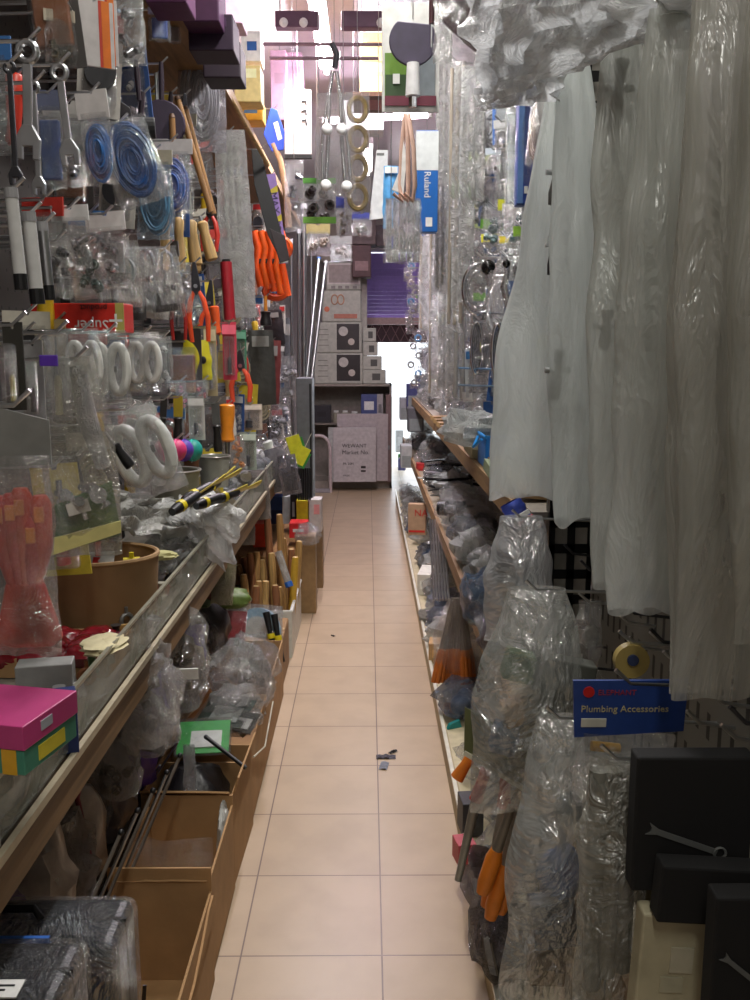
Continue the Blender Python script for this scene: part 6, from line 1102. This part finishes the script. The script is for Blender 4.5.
# ================= DENSE HANGING GOODS BEHIND THE FRONT ONES =================
def copy_thing(o, loc, rz, sc_, label, group):
    r = o.copy(); COL.objects.link(r); r.location = loc; r.rotation_euler = (0, rnd.uniform(-.1, .1), rz); r.scale = sc_; r['label'] = label; r['group'] = group
    for ch in o.children:
        c = ch.copy(); COL.objects.link(c); c.parent = r
        for g in ch.children:
            e = g.copy(); COL.objects.link(e); e.parent = c
    return r
O3 = Vector((0, -3, 1))
def proto(kind, i, c, fm=None):
    t = O3.copy()
    if kind == 'bag': return header_bag('p', t, .1, .17, c[0], ['fitting', 'tap', 'screws', 'rings', 'coil', 'wheel', 'block'][i % 7], c[1], seed=200 + i, film_=fm)
    if kind == 'card': return card_pack('p', t, .09, .19, c[0], ['tool', 'fitting', 'wheel', 'block'][i % 4], c[1], c[2] if len(c) > 2 else None, seed=220 + i)
    if kind == 'driver': return handled('p', t, .22, .016, c[0], .45, up=i % 2 == 0)
    if kind == 'brush': return handled('p', t, .2, .02, (40, 36, 34), .4, 0, 0, 'paint_brush', 'brush', blade=mat(c[0], .6), flat=True)
    if kind == 'pliers': return pliers('p', t, .07, .19, c[0])
    if kind == 'file': return handled('p', t, .24, .015, (0, 0, 0), .5, 0, 0, 'file', 'file', hm=PINE)
LEFTP = [('bag', 0, ((215, 215, 210), None), 'white headed packet of chrome nuts'), ('bag', 1, ((60, 110, 170), (40, 40, 44)), 'blue headed packet with a chrome tap'), ('bag', 2, ((205, 60, 50), (60, 60, 62)), 'red headed packet of dark screws'), ('bag', 4, ((200, 195, 180), (170, 160, 130)), 'cream headed packet of tan cord'),
         ('card', 0, ((214, 190, 60), (200, 60, 40)), 'yellow card with a red handled tool'), ('card', 1, ((52, 84, 140), (190, 190, 192), (200, 200, 200)), 'blue card with silver fittings'), ('card', 2, ((210, 205, 196), (50, 50, 54), (190, 50, 50)), 'white card with a black wheel'), ('card', 3, ((70, 66, 64), (150, 90, 50)), 'dark card with a brown insert'),
         ('driver', 0, ((215, 60, 40),), 'red handled screwdriver'), ('driver', 1, ((220, 180, 40),), 'yellow handled screwdriver'), ('brush', 0, ((170, 150, 110),), 'tan bristled paint brush'), ('pliers', 0, ((180, 50, 40),), 'red handled pliers'), ('file', 0, (0,), 'wooden handled file'), ('driver', 2, ((30, 90, 120),), 'teal handled screwdriver'), ('bag', 6, ((100, 96, 92), (70, 60, 60)), 'dark packet with a brown block')]
RIGHTP = [('bag', 0, ((225, 225, 222), None), 'white headed packet of chrome nuts'), ('bag', 1, (None, (210, 212, 214)), 'clear packet with a chrome tap'), ('bag', 4, (None, (190, 192, 196)), 'clear packet of silver wire coil'), ('bag', 5, ((120, 190, 70), (110, 112, 114)), 'green headed packet with a grey wheel'), ('bag', 3, (None, (200, 202, 204)), 'clear packet of pale rings'),
          ('card', 1, ((196, 200, 200), (200, 200, 202), (60, 120, 180)), 'pale card with silver fittings'), ('card', 3, ((50, 90, 150), (150, 156, 160)), 'blue card with a grey insert'), ('bag', 2, ((210, 214, 60), (150, 150, 150)), 'yellow headed packet of grey screws'), ('bag', 6, (None, (160, 166, 168)), 'clear packet with a grey block')]
protos = {}
def getp(side, k):
    if (side, k) not in protos: protos[side, k] = proto(*(LEFTP if side == 'L' else RIGHTP)[k][:3], CLEAR2 if side == 'R' else None)
    return protos[side, k]
NTH = ['nearest', 'second', 'third', 'fourth', 'fifth', 'sixth', 'seventh', 'eighth', 'ninth', 'tenth', 'eleventh', 'twelfth', 'thirteenth', 'fourteenth', 'fifteenth', 'sixteenth']
for side, X, rows, names in (('L', (-.70, -.60), (2.26, 2.0, 1.74, 1.5, 1.26, 1.06), ('top', 'second', 'third', 'fourth', 'fifth', 'lowest')), ('R', (.56, .47), (2.42, 2.16, 1.92, 1.68, 1.46, 1.26), ('top', 'second', 'third', 'fourth', 'fifth', 'lowest'))):
    seen = {}; sw = 'left' if side == 'L' else 'right'
    for ri, z in enumerate(rows):
        y = (1.75 if ri < 5 else 3.1) if side == 'L' else 2.25; k = ri * 4
        while y < (6.9 if side == 'L' else 8.4):
            tab = LEFTP if side == 'L' else RIGHTP; kk = (k * 7 + ri * 3) % len(tab); o = getp(side, kk); nm = tab[kk][3]
            n = seen.get((ri, nm), 0); seen[ri, nm] = n + 1
            x = X[0] + rnd.random() * (X[1] - X[0]); p = Vector((x, y, z + rnd.uniform(-.04, .03))); s = rnd.uniform(.95, 1.35)
            copy_thing(o, p, rnd.uniform(-.5, .5), (s * rnd.uniform(.85, 1.1), s, s), f'{nm}, {names[ri]} {sw} hook row, {NTH[n]} from the camera', f'goods on the {names[ri]} {sw} hook row'); hook(p, side)
            y += .13 + .022 * y; k += 1
for o in protos.values():
    for ch in list(o.children_recursive): bpy.data.objects.remove(ch)
    bpy.data.objects.remove(o)
# crinkled bags and small cartons filling the right shelves
def lumps(tag_, xs, z, y0, y1, st, hgt, cols, lab):
    ps = []
    for j, c in enumerate(cols):
        ps.append(lump('p', (0, -3, 1), (.15, .17, hgt), [CLEAR, MILKY, film(tuple(min(255, q + 40) for q in c), (.35, .65), .2, 12, 1, .1)][j % 3], 300 + j + int(z * 10), .5, name='crinkled_bag', inner=(['lathe', 'box', 'ball'][j % 3], c, 5), n=20))
    y = y0; j = 0; cnt = {}
    while y < y1:
        k = (j * 3 + int(y * 7)) % len(cols); cnt[k] = cnt.get(k, 0) + 1; s = rnd.uniform(.8, 1.2)
        o = copy_thing(ps[k], (rnd.uniform(*xs), y, z), rnd.uniform(0, 3), (s, s, s), f'{lab[k]} on {tag_}, {NTH[min(15, cnt[k] - 1)]} from the camera', f'bags on {tag_}'); o.rotation_euler = (0, 0, o.rotation_euler.z)
        y += st * (1 + .06 * y); j += 1
    for o in ps:
        for ch in list(o.children): bpy.data.objects.remove(ch)
        bpy.data.objects.remove(o)
lumps('the middle right shelf', (.42, .5), .622, 2.3, 8.4, .16, .13, [(170, 172, 174), (150, 146, 136), (120, 126, 134), (60, 60, 64)], ['clear bag of silver parts', 'milky bag of tan blocks', 'bluish bag of grey balls', 'clear bag of black parts'])
lumps('the low right shelf', (.36, .44), .092, 2.2, 8.4, .22, .12, [(200, 200, 198), (180, 160, 120), (90, 110, 140), (150, 150, 150)], ['clear bag of white parts', 'milky bag of tan blocks', 'bluish bag of blue balls', 'clear bag of grey parts'])
lumps('the upper right shelf', (.46, .56), 1.066, 2.3, 8.3, .2, .12, [(190, 192, 194), (170, 150, 120), (140, 150, 156), (100, 100, 100)], ['clear bag of silver parts', 'milky bag of tan blocks', 'pale bag of grey balls', 'clear bag of dark parts'])
lumps('the left shelf board', (-.68, -.58), .78, 3.0, 6.9, .22, .13, [(160, 150, 130), (120, 90, 60), (150, 156, 160)], ['clear bag of beige parts', 'milky bag of brown blocks', 'pale bag of grey balls'])
